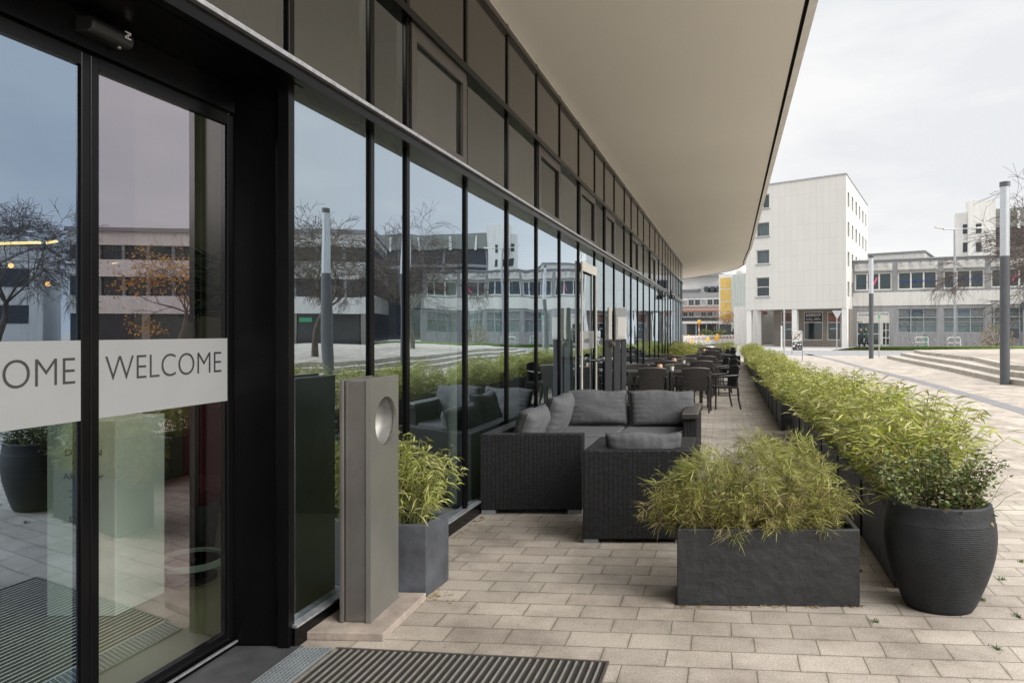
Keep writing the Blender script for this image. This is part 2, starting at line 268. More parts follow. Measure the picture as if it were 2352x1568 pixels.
# ------------------------------------------------------------------ mesh builder
class MB:
    def __init__(s): s.v = []; s.f = []
    def hexa(s, p):   # p: 8 points, bottom ring 0-3, top ring 4-7
        n = len(s.v); s.v += [tuple(a) for a in p]
        s.f += [(n, n+3, n+2, n+1), (n+4, n+5, n+6, n+7), (n, n+1, n+5, n+4), (n+1, n+2, n+6, n+5), (n+2, n+3, n+7, n+6), (n+3, n, n+4, n+7)]
        return s
    def box(s, x0, x1, y0, y1, z0, z1, T=None):
        p = [(x0, y0, z0), (x1, y0, z0), (x1, y1, z0), (x0, y1, z0), (x0, y0, z1), (x1, y0, z1), (x1, y1, z1), (x0, y1, z1)]
        if T: p = [T(*a) for a in p]
        return s.hexa(p)
    def qbox(s, q0, q1, y0, y1, z0, z1): return s.box(q0, q1, y0, y1, z0, z1, T=Q)
    def face(s, pts):
        n = len(s.v); s.v += [tuple(a) for a in pts]; s.f.append(tuple(range(n, n+len(pts)))); return s
    def tube(s, path, rad, n=8, cap=True):
        path = [Vector(p) for p in path]
        if not isinstance(rad, (list, tuple)): rad = [rad] * len(path)
        rings = []
        up = Vector((0, 0, 1))
        for i, p in enumerate(path):
            d = (path[min(i+1, len(path)-1)] - path[max(i-1, 0)])
            if d.length < 1e-9: d = Vector((0, 0, 1))
            d.normalize()
            a = d.cross(up)
            if a.length < 0.05: a = d.cross(Vector((1, 0, 0)))
            a.normalize(); b = a.cross(d)
            base = len(s.v)
            for k in range(n):
                t = 2*math.pi*k/n
                s.v.append(tuple(p + a*(math.cos(t)*rad[i]) + b*(math.sin(t)*rad[i])))
            rings.append(base)
        for i in range(len(rings)-1):
            for k in range(n):
                a0, b0 = rings[i], rings[i+1]
                s.f.append((a0+k, a0+(k+1) % n, b0+(k+1) % n, b0+k))
        if cap:
            s.f.append(tuple(rings[0]+k for k in reversed(range(n)))); s.f.append(tuple(rings[-1]+k for k in range(n)))
        return s
    def lathe(s, prof, c=(0, 0, 0), n=32, sx=1, sy=1):
        base = len(s.v)
        for (r, z) in prof:
            for k in range(n):
                t = 2*math.pi*k/n; s.v.append((c[0]+r*math.cos(t)*sx, c[1]+r*math.sin(t)*sy, c[2]+z))
        for i in range(len(prof)-1):
            for k in range(n):
                a, b = base+i*n, base+(i+1)*n
                s.f.append((a+k, a+(k+1) % n, b+(k+1) % n, b+k))
        s.f.append(tuple(base+k for k in reversed(range(n)))); e = base+(len(prof)-1)*n
        s.f.append(tuple(e+k for k in range(n)))
        return s
    def ball(s, c, rx, ry=None, rz=None, n=10, m=6):
        ry = ry or rx; rz = rz or rx
        return s.lathe([(max(1e-4, math.sin(math.pi*i/m))*rx, -math.cos(math.pi*i/m)*rz) for i in range(m+1)], c, n, 1, ry/rx)
    def build(s, name, mat, parent=None, smooth=False, bevel=0.0, origin=None, seg=2):
        me = bpy.data.meshes.new(name)
        v = s.v
        if origin is None and parent is not None: origin = parent.location
        if origin is not None: v = [(a[0]-origin[0], a[1]-origin[1], a[2]-origin[2]) for a in v]
        me.from_pydata(v, [], s.f); me.update()
        boxuv(me, origin)
        if smooth:
            me.polygons.foreach_set('use_smooth', [True]*len(me.polygons))
        me.materials.append(mat)
        o = bpy.data.objects.new(name, me); COL.objects.link(o)
        if parent is not None: o.parent = parent
        elif origin is not None: o.location = origin
        if bevel:
            b = o.modifiers.new('bevel', 'BEVEL'); b.width = bevel; b.segments = seg; b.limit_method = 'ANGLE'
        return o
def boxuv(me, origin=None):
    uv = me.uv_layers.new(name='UVMap')
    ox, oy, oz = origin if origin is not None else (0, 0, 0)
    for p in me.polygons:
        n = p.normal
        if abs(n.z) > 0.8:
            for li in p.loop_indices:
                c = me.vertices[me.loops[li].vertex_index].co; uv.data[li].uv = (c.x+ox, c.y+oy)
        else:
            l = math.hypot(n.x, n.y) or 1; tx, ty = -n.y/l, n.x/l
            for li in p.loop_indices:
                c = me.vertices[me.loops[li].vertex_index].co; uv.data[li].uv = ((c.x+ox)*tx+(c.y+oy)*ty, c.z+oz)
def tag(o, label=None, cat=None, group=None, kind=None):
    if label: o['label'] = label
    if cat: o['category'] = cat
    if group: o['group'] = group
    if kind: o['kind'] = kind
    return o
def thing(name, label, cat, loc=(0, 0, 0), rz=0, group=None):
    o = bpy.data.objects.new(name, None); COL.objects.link(o); o.location = loc; o.rotation_euler = (0, 0, rz); o.empty_display_size = .2
    return tag(o, label, cat, group)
def dup(root, loc, rz=0, label=None, group=None, scale=None):
    r = root.copy(); COL.objects.link(r); r.location = loc; r.rotation_euler = (0, 0, rz)
    if scale: r.scale = scale
    if label: r['label'] = label
    if group: r['group'] = group
    for ch in list(root.children):
        c = ch.copy(); COL.objects.link(c); c.parent = r
        for g in list(ch.children):
            d = g.copy(); COL.objects.link(d); d.parent = c
    return r
def struct(mb, name, mat, kind='structure'):
    o = mb.build(name, mat); o['kind'] = kind; return o
def textmesh(s, name, mat, parent, origin, xdir, updir, height, width=None, align='LEFT', thin=0.0, depth=0.0):
    cu = bpy.data.curves.new(name, 'FONT'); cu.body = s; cu.size = 1.0; cu.offset = thin; cu.resolution_u = 6; cu.extrude = depth
    t = bpy.data.objects.new(name+'_tmp', cu); COL.objects.link(t)
    bpy.context.view_layer.update()
    dg = bpy.context.evaluated_depsgraph_get()
    me = bpy.data.meshes.new_from_object(t.evaluated_get(dg))
    bpy.data.objects.remove(t); me.name = name
    co = np.array([v.co[:] for v in me.vertices])
    x0, x1 = co[:, 0].min(), co[:, 0].max(); y0, y1 = co[:, 1].min(), co[:, 1].max()
    ky = height/(y1-y0); kx = (width/(x1-x0)) if width else ky
    X = (co[:, 0]-x0)*kx
    if align == 'CENTER': X -= (x1-x0)*kx/2
    Y = (co[:, 1]-y0)*ky
    xd = np.array(Vector(xdir).normalized()); ud = np.array(Vector(updir).normalized()); nd = np.cross(xd, ud)
    W = np.array(origin)[None, :] + X[:, None]*xd + Y[:, None]*ud + co[:, 2][:, None]*nd
    pl = np.array(parent.location) if parent else np.zeros(3)
    if parent is not None and parent.parent is not None: pl = pl + np.array(parent.parent.location)
    W = W - pl
    for i, v in enumerate(me.vertices): v.co = W[i]
    me.materials.clear(); me.materials.append(mat); me.update()
    o = bpy.data.objects.new(name, me); COL.objects.link(o)
    if parent is not None: o.parent = parent
    return o

# leaf blades, vectorised: P base, D direction, L length, W width, droop
def blades(mb_name, P, D, Ln, Wd, droop, mat, parent=None, seg=2, rng=None, origin=None):
    n = len(P); rng = rng or np.random.default_rng(1)
    D = D/np.linalg.norm(D, axis=1)[:, None]
    rnd = rng.normal(size=(n, 3)); S = np.cross(D, rnd); S /= (np.linalg.norm(S, axis=1)[:, None]+1e-9)
    ts = [0.0, .35, .7, 1.0] if seg == 3 else ([0, .45, 1.0] if seg == 2 else [0, 1.0])
    ws = {3: [.25, 1, .75, 0], 2: [.3, 1, 0], 1: [1, 0]}[seg]
    V = []
    for t, w in zip(ts, ws):
        c = P + D*(Ln*t)[:, None]; c = c.copy(); c[:, 2] -= droop*Ln*t*t
        if w > 0: V += [c - S*(Wd*w/2)[:, None], c + S*(Wd*w/2)[:, None]]
        else: V += [c]
    k = len(V); A = np.stack(V, axis=1).reshape(-1, 3)
    if origin is not None: A = A - np.array(origin)
    faces = []
    idx = np.arange(n)*k
    loops = []; starts = []; tot = []
    nseg = len(ts)-1
    polys = []
    for i in range(nseg):
        a = 2*i
        if i < nseg-1: polys.append((a, a+1, a+3, a+2))
        else: polys.append((a, a+1, a+2))
    ls = []; cnt = []
    block = np.concatenate([np.array(p) for p in polys])
    allv = (idx[:, None]+block[None, :]).reshape(-1)
    cnts = np.tile(np.array([len(p) for p in polys]), n)
    st = np.concatenate([[0], np.cumsum(cnts)[:-1]])
    me = bpy.data.meshes.new(mb_name)
    me.vertices.add(len(A)); me.vertices.foreach_set('co', A.astype(np.float32).ravel())
    me.loops.add(len(allv)); me.loops.foreach_set('vertex_index', allv.astype(np.int32))
    me.polygons.add(len(cnts)); me.polygons.foreach_set('loop_start', st.astype(np.int32))
    me.polygons.foreach_set('use_smooth', [True]*len(cnts))
    me.update(calc_edges=True); me.validate()
    me.materials.append(mat)
    o = bpy.data.objects.new(mb_name, me); COL.objects.link(o)
    if parent is not None: o.parent = parent
    return o

# ------------------------------------------------------------------ camera, sky, sun
cam = bpy.data.cameras.new('camera'); co = bpy.data.objects.new('camera', cam); COL.objects.link(co)
co.location = (0, 0, H); co.rotation_euler = (R(90), 0, 0)
cam.lens = 24.0; cam.sensor_width = 36.0; cam.shift_y = -(784-HY)/2352.0; cam.clip_end = 2000; cam.clip_start = .05
sc.camera = co
w = bpy.data.worlds.new('World'); sc.world = w; w.use_nodes = True
nt = w.node_tree
for n in list(nt.nodes): nt.nodes.remove(n)
wo = N(nt, 'ShaderNodeOutputWorld'); bg = N(nt, 'ShaderNodeBackground', Strength=0.1)
sky = N(nt, 'ShaderNodeTexSky'); sky.sky_type = 'NISHITA'; sky.sun_disc = False; sky.sun_elevation = R(33); sky.sun_rotation = R(122)
tcw = N(nt, 'ShaderNodeTexCoord'); mpw = N(nt, 'ShaderNodeMapping'); mpw.inputs['Scale'].default_value = (1, 1, 3.2); L(nt, tcw.outputs['Generated'], mpw.inputs[0])
nz = N(nt, 'ShaderNodeTexNoise', Scale=2.2, Detail=7.0, Roughness=.55); L(nt, mpw.outputs[0], nz.inputs['Vector'])
cr = N(nt, 'ShaderNodeValToRGB'); cr.color_ramp.elements[0].position = .40; cr.color_ramp.elements[1].position = .56
cr.color_ramp.elements[0].color = (.86, .875, .90, 1); cr.color_ramp.elements[1].color = (1.0, .995, .99, 1); L(nt, nz.outputs['Fac'], cr.inputs[0])
sc10 = N(nt, 'ShaderNodeVectorMath', _operation='SCALE'); L(nt, cr.outputs[0], sc10.inputs[0]); sc10.inputs['Scale'].default_value = 10.0
sx_ = N(nt, 'ShaderNodeSeparateXYZ'); L(nt, tcw.outputs['Generated'], sx_.inputs[0])
mr = N(nt, 'ShaderNodeMapRange'); mr.inputs['From Min'].default_value = .43; mr.inputs['From Max'].default_value = .95; mr.inputs['To Min'].default_value = 1.0; mr.inputs['To Max'].default_value = 5.0; L(nt, sx_.outputs['Z'], mr.inputs['Value'])
scz = N(nt, 'ShaderNodeVectorMath', _operation='SCALE'); L(nt, sc10.outputs[0], scz.inputs[0]); L(nt, mr.outputs[0], scz.inputs['Scale'])
mw = N(nt, 'ShaderNodeMixRGB', Fac=.96); L(nt, sky.outputs[0], mw.inputs[1]); L(nt, scz.outputs[0], mw.inputs[2])
L(nt, mw.outputs[0], bg.inputs['Color']); L(nt, bg.outputs[0], wo.inputs[0])
sun = bpy.data.lights.new('sun', 'SUN'); sun.energy = 4.3; sun.angle = R(50); sun.color = (1, .96, .90)
so = bpy.data.objects.new('sun', sun); COL.objects.link(so)
az = R(122); el = R(33)
dvec = Vector((math.sin(az)*math.cos(el), math.cos(az)*math.cos(el), math.sin(el)))
so.rotation_euler = (-dvec).to_track_quat('-Z', 'Y').to_euler(); so.location = (0, 0, 30)
sc.view_settings.view_transform = 'Standard'; sc.view_settings.look = 'None'; sc.view_settings.exposure = 0
sc.cycles.max_bounces = 10; sc.cycles.transparent_max_bounces = 16; sc.cycles.glossy_bounces = 5; sc.cycles.diffuse_bounces = 6
sc.cycles.caustics_reflective = False; sc.cycles.caustics_refractive = False

# ------------------------------------------------------------------ ground
struct(MB().face([(-400, -400, 0), (400, -400, 0), (400, 600, 0), (-400, 600, 0)]), 'ground', M['paving'])
def strip(name, pts, z, mat, kind='structure'): return struct(MB().face([(p[0], p[1], z) for p in pts]), name, mat, kind)
strip('road', [(-60, 42.5), (15, 42.0), (30, 40.5), (60, 30), (90, 12), (95, 22), (64, 38), (32, 48.5), (15, 49.5), (-60, 50)], .004, M['asphalt'])
strip('pavement', [(-60, 50.2), (15, 49.7), (32, 48.7), (64, 38.2), (95, 22.2), (130, 60), (120, 140), (-60, 140)], .006, M['pavement'])
mb = MB()
for (a, b) in [((-60, 50), (15, 49.5)), ((15, 49.5), (32, 48.5)), ((32, 48.5), (64, 38)), ((64, 38), (95, 22))]:
    d = Vector((b[0]-a[0], b[1]-a[1], 0)).normalized(); nn = Vector((-d.y, d.x, 0))*.15
    mb.hexa([(a[0], a[1], 0), (b[0], b[1], 0), (b[0]+nn.x, b[1]+nn.y, 0), (a[0]+nn.x, a[1]+nn.y, 0), (a[0], a[1], .1), (b[0], b[1], .1), (b[0]+nn.x, b[1]+nn.y, .1), (a[0]+nn.x, a[1]+nn.y, .1)])
struct(mb, 'kerb', M['kerb'])
def berm(name, outline, h):
    cx = sum(p[0] for p in outline)/len(outline); cy = sum(p[1] for p in outline)/len(outline)
    m = MB(); n = len(outline)
    r0 = [(p[0], p[1], .01) for p in outline]; r1 = [(cx+(p[0]-cx)*.9, cy+(p[1]-cy)*.75, h*.8) for p in outline]; r2 = [(cx+(p[0]-cx)*.6, cy+(p[1]-cy)*.35, h) for p in outline]
    m.v = r0+r1+r2
    for a in range(2):
        for k in range(n): m.f.append((a*n+k, a*n+(k+1) % n, (a+1)*n+(k+1) % n, (a+1)*n+k))
    m.f.append(tuple(2*n+k for k in range(n)))
    o = m.build(name, M['lawn'], smooth=True); o['kind'] = 'structure'; return o
berm('lawn', [(24.5, 52.5), (33, 51), (46, 47), (56, 43), (58, 45.5), (50, 50), (42, 53), (34, 55.5), (27, 54.5)], .35)
berm('lawn', [(20, 88), (36, 80), (36, 84), (20, 93)], .2)
# drainage strip
px = [(1915, 826), (1994, 847.5), (2077, 867.5), (2159, 889), (2250, 915), (2352, 945), (2480, 990)]
pts = [G(*p) for p in px]; pts = [(15.5+3.5, 44.0)] + pts + [(7.0, 6.0), (5.6, 2.0), (3.5, -6)]
mb = MB()
for a, b in zip(pts[:-1], pts[1:]):
    d = Vector((b[0]-a[0], b[1]-a[1])).normalized(); w_ = .2
    mb.face([(a[0]-w_*abs(d.y), a[1], .004), (a[0]+w_*abs(d.y), a[1], .004), (b[0]+w_*abs(d.y), b[1], .004), (b[0]-w_*abs(d.y), b[1], .004)])
struct(mb, 'drainage_strip', M['drain'])
# raised platform with three steps
s1 = [(20.6, 37.5), (18.9, 33), (16.3, 25.5), (14.0, 19.6), (13.5, 15), (13.7, 10), (15.0, 4)]
s2 = [(21.4, 37.6), (19.7, 33.4), (17.1, 26.0), (14.75, 20.4), (14.1, 15), (14.3, 10), (15.6, 4)]
s3 = [(22.3, 37.9), (20.9, 34.7), (18.5, 27.4), (15.5, 21.4), (14.7, 15), (14.9, 10), (16.2, 4)]
t = thing('stone_steps', 'three long low stone steps curving up to the raised part of the square', 'steps', (13.7, 15, 0))
for i, s in enumerate((s1, s2, s3)):
    m = MB(); z1 = .15*(i+1); z0 = 0
    inner = [(p[0]+1.2, p[1]+.2) for p in s]
    for k in range(len(s)-1):
        a, b, c, d = s[k+1], s[k], inner[k], inner[k+1]
        m.hexa([(a[0], a[1], z0), (d[0], d[1], z0), (c[0], c[1], z0), (b[0], b[1], z0), (a[0], a[1], z1), (d[0], d[1], z1), (c[0], c[1], z1), (b[0], b[1], z1)])
    m.build('step', M['step'], t)
pl = [(p[0]+.4, p[1]) for p in s3] + [(40, 4), (48, 24), (40, 38), (30, 40)]
strip('raised_square', pl, .456, M['paving'])

# ------------------------------------------------------------------ glass fronted building
B = thing('glass_fronted_building', 'low building with black framed glass front and deep cream overhanging canopy', 'building', (QF+SL*10, 10, 0))
NX, NY = .9519, -.3065
MY = [3.235, 3.963, 4.40, 5.37, 6.36, 7.32, 8.30, 9.33, 10.42, 11.2, 12.15, 13.3, 14.2, 15.2, 16.2, 17.4, 18.6, 19.6, 20.6, 21.5, 22.4, 23.4, 24.4, 25.3, 26.1, 26.9, 27.8]
curve = [(7.14, 28.7), (7.36, 29.6), (7.5, 30.6), (7.5, 31.6), (7.34, 32.6), (6.98, 33.5), (6.3, 34.4), (5.4, 35.1), (4.2, 35.7), (2.6, 36.1), (0, 36.4), (-6, 36.4)]
path = [(QF+SL*y, y) for y in MY] + curve
pre = [(QF+SL*y, y) for y in (-8, -6.6, -5.3, -4.0, -2.7, -1.5, -.4, .7)]
ZS, ZT, ZU, ZTOP, ZSOF = .11, 2.66, 3.50, 4.30, 4.40
# black corner points: profile boxes along a segment: a,b endpoints, offsets out from plane o0..o1
def seg(m, a, b, z0, z1, o0, o1, e0=0, e1=0):
    d = Vector((b[0]-a[0], b[1]-a[1])); l = d.length; d /= l; n = Vector((d.y, -d.x))
    A = Vector(a)+d*e0; Bq = Vector(b)-d*e1
    p = [A+n*o0, Bq+n*o0, Bq+n*o1, A+n*o1]
    # ring order so that faces point outwards
    r = [p[0], p[3], p[2], p[1]]
    return m.hexa([(q.x, q.y, z0) for q in r] + [(q.x, q.y, z1) for q in r])
def pane(a, b, z0, z1, off, name, mat, ins=.03, parent=B):
    d = Vector((b[0]-a[0], b[1]-a[1])).normalized(); n = Vector((d.y, -d.x))
    A = Vector(a)+d*ins+n*off; C = Vector(b)-d*ins+n*off
    return MB().face([(A.x, A.y, z0), (C.x, C.y, z0), (C.x, C.y, z1), (A.x, A.y, z1)]).build(name, mat, parent)
def mullion(p, d, z0, z1, out=.018, w=.045, parent=B):
    d = Vector(d).normalized(); n = Vector((d.y, -d.x)); p = Vector(p)
    r = [p-d*w/2-n*.06, p-d*w/2+n*out, p+d*w/2+n*out, p+d*w/2-n*.06]
    return MB().hexa([(q.x, q.y, z0) for q in r]+[(q.x, q.y, z1) for q in r]).build('mullion', M['black_metal'], parent, bevel=.004)
openers = {2, 5, 7, 9, 12, 15}
allp = pre + [(QF+SL*3.235, 3.235)]
segs = []
for i in range(len(pre)-1): segs.append((pre[i], pre[i+1], 'n'))
segs.append((pre[-1], path[0], 'door'))
for i in range(len(path)-1): segs.append((path[i], path[i+1], 'n%d' % i))
SILL, SILL2, BASE, TOPR = MB(), MB(), MB(), MB()
SE = MB(); SE2 = MB(); SEP, BASEP = MB(), MB()
for (a, b, k) in segs:
    if k != 'door':
        pane(a, b, ZS, ZT, 0, 'window', M['glass'])
        seg(BASEP if k == 'n' else BASE, a, b, 0, ZS-.012, -.03, .035); seg(SEP if k == 'n' else SE, a, b, ZS-.012, ZS, 0.001, .045)
    idx = int(k[1:]) if len(k) > 1 and k[1:].isdigit() else -1
    if k == 'door':
        L_ = [a, (QF+SL*1.6, 1.6), (QF+SL*2.45, 2.45), b]
    else: L_ = [a, b]
    for j in range(len(L_)-1):
        p, q = L_[j], L_[j+1]
        o = pane(p, q, ZT+.07, ZU, 0, 'upper_window', M['glass_upper'])
        if idx in openers:
            fr = MB(); wd = .075
            seg(fr, p, q, ZT+.08, ZT+.08+wd*1.3, .005, .028, .03, .03); seg(fr, p, q, ZU-wd*1.3, ZU, .005, .028, .03, .03)
            ll = math.hypot(q[0]-p[0], q[1]-p[1])
            seg(fr, p, q, ZT+.08+wd*1.3, ZU-wd*1.3, .005, .028, .03, ll-.03-wd); seg(fr, p, q, ZT+.08+wd*1.3, ZU-wd*1.3, .005, .028, ll-.03-wd, .03)
            fr.v = [(v[0]-0, v[1]-0, v[2]) for v in fr.v]
            f = fr.build('window_frame', M['bronze'], B)
        pane(p, q, ZU+.06, ZTOP-.05, .005, 'spandrel_panel', M['spandrel'])
        if j < len(L_)-2: mullion(q, (SL, 1), ZT+.07, ZTOP)
    seg(SILL, a, b, ZT, ZT+.055, -.05, .10); seg(SE2, a, b, ZT+.055, ZT+.075, -.02, .125)
    seg(SILL2, a, b, ZU, ZU+.055, -.05, .055); seg(TOPR, a, b, ZTOP-.05, ZTOP, -.05, .04)
SILL.build('transom', M['black_metal'], B); SILL2.build('transom', M['black_metal'], B); BASE.build('base_rail', M['black_metal'], B)
TOPR.build('top_rail', M['bronze'], B); SE2.build('window_ledge', M['sill_metal'], B); SE.build('window_sill', M['sill_metal'], B); SEP.build('window_sill', M['sill_metal'], B); BASEP.build('base_rail', M['black_metal'], B)
for i, p in enumerate(pre[:-1]): mullion(p, (SL, 1), 0, ZTOP+.05)
for i, p in enumerate(path):
    d = (SL, 1) if i < len(MY) else (path[min(i+1, len(path)-1)][0]-path[i-1][0], path[min(i+1, len(path)-1)][1]-path[i-1][1])
    mullion(p, d, 0, ZTOP+.05)
# canopy: soffit, dark gap, fascia
edge = [(.66+.319*y, y) for y in (-14, -6, 0, 6, 12, 18, 24)] + [(8.9, 26), (9.62, 28.4), (10.2, 30.2), (10.45, 31.6), (10.5, 33.0), (10.3, 34.6), (9.7, 37.2), (8.5, 39.0), (6.5, 40.6), (3, 41.8), (-4, 42)]
def off_path(p, o):
    res = []
    for i, a in enumerate(p):
        b = p[min(i+1, len(p)-1)]; c = p[max(i-1, 0)]
        d = Vector((b[0]-c[0], b[1]-c[1])).normalized(); res.append((a[0]+d.y*o, a[1]-d.x*o))
    return res
e0 = edge; e1 = off_path(edge, .035); e2 = off_path(edge, .12)
inner = [(QF+SL*p[1]-3.0, p[1]) for p in edge[:7]] + [(-2.1, 26), (-2, 28.4), (-2, 30.2), (-2, 31.6), (-2, 33), (-2, 34), (-2, 35), (-2, 36), (-2, 37), (-3, 37.5), (-4, 38)]
def sweep(m, A, za, Bp, zb):
    n = len(m.v); k = len(A)
    m.v += [(p[0], p[1], za) for p in A]+[(p[0], p[1], zb) for p in Bp]
    for i in range(k-1): m.f.append((n+i, n+k+i, n+k+i+1, n+i+1))
    return m
cn = sweep(MB(), inner, ZSOF, e0, ZSOF).build('soffit', M['soffit'], B)
m = sweep(MB(), e0, ZSOF+.001, e0, ZSOF+.05); sweep(m, e0, ZSOF+.05, e1, ZSOF+.05); sweep(m, e1, ZSOF+.05, e1, ZSOF-.01)
m.build('shadow_gap', M['soffit_edge'], B)
m = sweep(MB(), e1, ZSOF-.012, e2, ZSOF+.03); sweep(m, e2, ZSOF+.03, e2, ZSOF+.45); sweep(m, e2, ZSOF+.45, inner, ZSOF+.45)
m.build('fascia', M['fascia'], B)
# small return between frame top and soffit
m = MB()
for (a, b, k) in segs: seg(m, a, b, ZTOP, ZSOF, -.12, -.02)
m.build('head_strip', M['white_paint'], B)

# recessed entrance: door plane q=QD
QD = QF-.285
D0, D1 = .7, 3.235
rev = MB(); rev2 = MB()
rev.face([Q(QF+.004, D1, 0), Q(QF+.004, D1, ZT), (QD+SL*D1, D1+.012, ZT), (QD+SL*D1, D1+.012, 0)])
rev2.face([Q(QF, D0, 0), Q(QD, D0, 0), Q(QD, D0, ZT), Q(QF, D0, ZT)])
rev.build('reveal_panel', M['black_metal'], B); rev2.build('reveal_panel', M['black_metal'], B)
hd = MB().face([Q(QD-.06, D0, ZT-.003), Q(QF+.05, D0, ZT-.003), Q(QF+.05, D1+.04, ZT-.003), Q(QD-.06, D1+.04, ZT-.003)]); hd.build('header_soffit', M['black_metal'], B)
m = MB().qbox(QD-.05, QD+.03, D0, D1, ZT-.13, ZT-.005); m.build('door_header', M['black_metal'], B); MB().qbox(QD-.05, QD+.035, D0, D1, 0, .035).build('door_track', M['black_metal'], B)
MB().qbox(QD+.034, QD+.045, D0, D1, .030, .038).build('door_threshold', M['sill_metal'], B)
rp = MB().qbox(QF-.03, QF+.019, D1-.030, D1-.006, 0, ZT); rp.build('reveal_trim', M['black_metal'], B)
def leaf(y0, y1, mat, name, qoff):
    d = thing(name, None, None, Q(QD+qoff, y0, 0)); d.parent = B; d.location = tuple(Vector(Q(QD+qoff, y0, 0))-B.location)
    del_keys = [k for k in d.keys()]
    loc = Vector(Q(QD+qoff, y0, 0))
    def bl(mb_, nm, mt, bev=0.0):
        o = mb_.build(nm, mt, None, origin=loc, bevel=bev); o.location = (0, 0, 0); o.parent = d; return o
    m = MB(); q = QD+qoff
    for (a, b, z0, z1) in [(y0, y0+.034, .04, ZT-.14), (y1-.034, y1, .04, ZT-.14)]: bl(MB().qbox(q-.02, q+.015, a, b, z0, z1), 'stile', M['black_metal'], .003)
    bl(MB().qbox(q-.019, q+.014, y0+.034, y1-.034, .04, .085), 'door_rail', M['black_metal']); bl(MB().qbox(q-.019, q+.014, y0+.034, y1-.034, ZT-.19, ZT-.14), 'door_rail', M['black_metal'])
    bl(MB().face([Q(q, y0+.034, .085), Q(q, y1-.034, .085), Q(q, y1-.034, ZT-.19), Q(q, y0+.034, ZT-.19)]), 'door_pane', mat)
    bl(MB().face([Q(q+.012, y0+.034, 1.173), Q(q+.012, y1-.015, 1.173), Q(q+.012, y1-.015, 1.466), Q(q+.012, y0+.034, 1.466)]), 'frosted_band', M['frost'])
    return d, loc
dl, loc = leaf(1.72, 2.522, M['glass_blue'], 'sliding_door', 0)
dr, loc2 = leaf(2.524, 3.245, M['glass_rose'], 'sliding_door', 0)
def text_world(s, name, mat, origin, xdir, height, width, thin=0.0, parent=None, ploc=(0, 0, 0), align='LEFT', up=(0, 0, 1)):
    o = textmesh(s, name, mat, None, tuple(Vector(origin)-Vector(ploc)), xdir, up, height, width, align, thin)
    if parent is not None: o.parent = parent
    return o
LEN = math.hypot(1, SL)
text_world('WELCOME', 'lettering', M['letter'], Q(QD+.0135, 2.5845, 1.310), (SL, 1, 0), .095, .5875*LEN, parent=dr, ploc=loc2, thin=-.013)
text_world('WELCOME', 'lettering', M['letter'], Q(QD+.0135, 1.8785, 1.310), (SL, 1, 0), .095, .5875*LEN, parent=dl, ploc=loc, thin=-.013)
# door sensor
t = thing('door_sensor', 'black automatic door sensor under the dark header above the sliding doors', 'door sensor', Q(QD+.1, 2.4, 2.6))
m = MB()
prof = [(.0, .0), (.055, .0), (.07, .012), (.075, .04), (.065, .058), (0, .06)]
ring = []
for yy in (2.45, 2.62):
    ring.append([Q(QD+.02+a, yy, ZT-.075+b-.01) for a, b in prof])
nn = len(m.v); m.v += ring[0]+ring[1]; k = len(prof)
for i in range(k): m.f.append((nn+i, nn+(i+1) % k, nn+k+(i+1) % k, nn+k+i))
m.f.append(tuple(nn+i for i in reversed(range(k)))); m.f.append(tuple(nn+k+i for i in range(k)))
m.build('housing', simple('sensor_plastic', (.014, .014, .015), rough=.45), t, bevel=.006)
MB().ball(Q(QD+.06, 2.59, ZT-.085), .009, n=12).build('lens', M['steel'], t, smooth=True)
m = MB()
yy = 2.6; qq = QD+.098
for (a, b, z0, z1) in [(.575, .6, .022, .026), (.575, .6, .0, .004), (.585, .59, .008, .018), (.577, .581, .004, .01), (.594, .598, .016, .022)]: m.qbox(qq-.002, qq, 2+a, 2+b, ZT-.055+z0, ZT-.055+z1)
m.build('pictogram', M['white_txt'], t)
# inner glass door "INSIDE" (between mullions 7 and 8)
a, b = path[7], path[8]
d = Vector((b[0]-a[0], b[1]-a[1])).normalized(); n2 = Vector((d.y, -d.x))
m = MB(); seg(m, a, b, .12, ZT-.25, .03, .05, .03, .95*0+ (math.hypot(b[0]-a[0], b[1]-a[1])-.07)); seg(m, a, b, .12, ZT-.25, .03, .05, math.hypot(b[0]-a[0], b[1]-a[1])-.09, .035)
seg(m, a, b, ZT-.33, ZT-.2, .031, .052, .03, .035)
m.build('glass_door_frame', M['fascia'], B)
m = MB(); seg(m, a, b, 1.24, 1.50, .006, .012, .06, .08); m.build('frosted_band', M['frost'], B); m = MB(); seg(m, a, b, .12, .42, .006, .012, .06, .08); m.build('frosted_band', M['frost'], B)
st = Vector(a)+d*.35+n2*.016
text_world('INSIDE', 'lettering', M['dark_txt'], (st.x, st.y, 1.33), (d.x, d.y, 0), .06, .34, parent=B, ploc=B.location)
for dd in (.78, 1.24):
    p = Vector(a)+d*dd+n2*.03
    m = MB().tube([(p.x, p.y, 1.07), (p.x+n2.x*.08, p.y+n2.y*.08, 1.07)], .012); m.ball((p.x+n2.x*.1, p.y+n2.y*.1, 1.07), .035); m.build('door_knob', M['steel'], B, smooth=True)
# second far glass door closer / camera
p = Vector(path[19])
t = thing('security_camera', 'small black security camera fixed on the window ledge of the glass front', 'camera', (p.x+.2, p.y, ZT-.1))
m = MB().box(p.x+.12, p.x+.24, p.y-.25, p.y+.05, ZT-.16, ZT-.05); m.build('housing', M['black_metal'], t)
MB().tube([(p.x+.18, p.y, ZT-.05), (p.x+.18, p.y, ZT+.12)], .03).build('bracket', M['black_metal'], t)
MB().ball((p.x+.18, p.y-.26, ZT-.105), .035).build('lens', M['steel'], t, smooth=True)

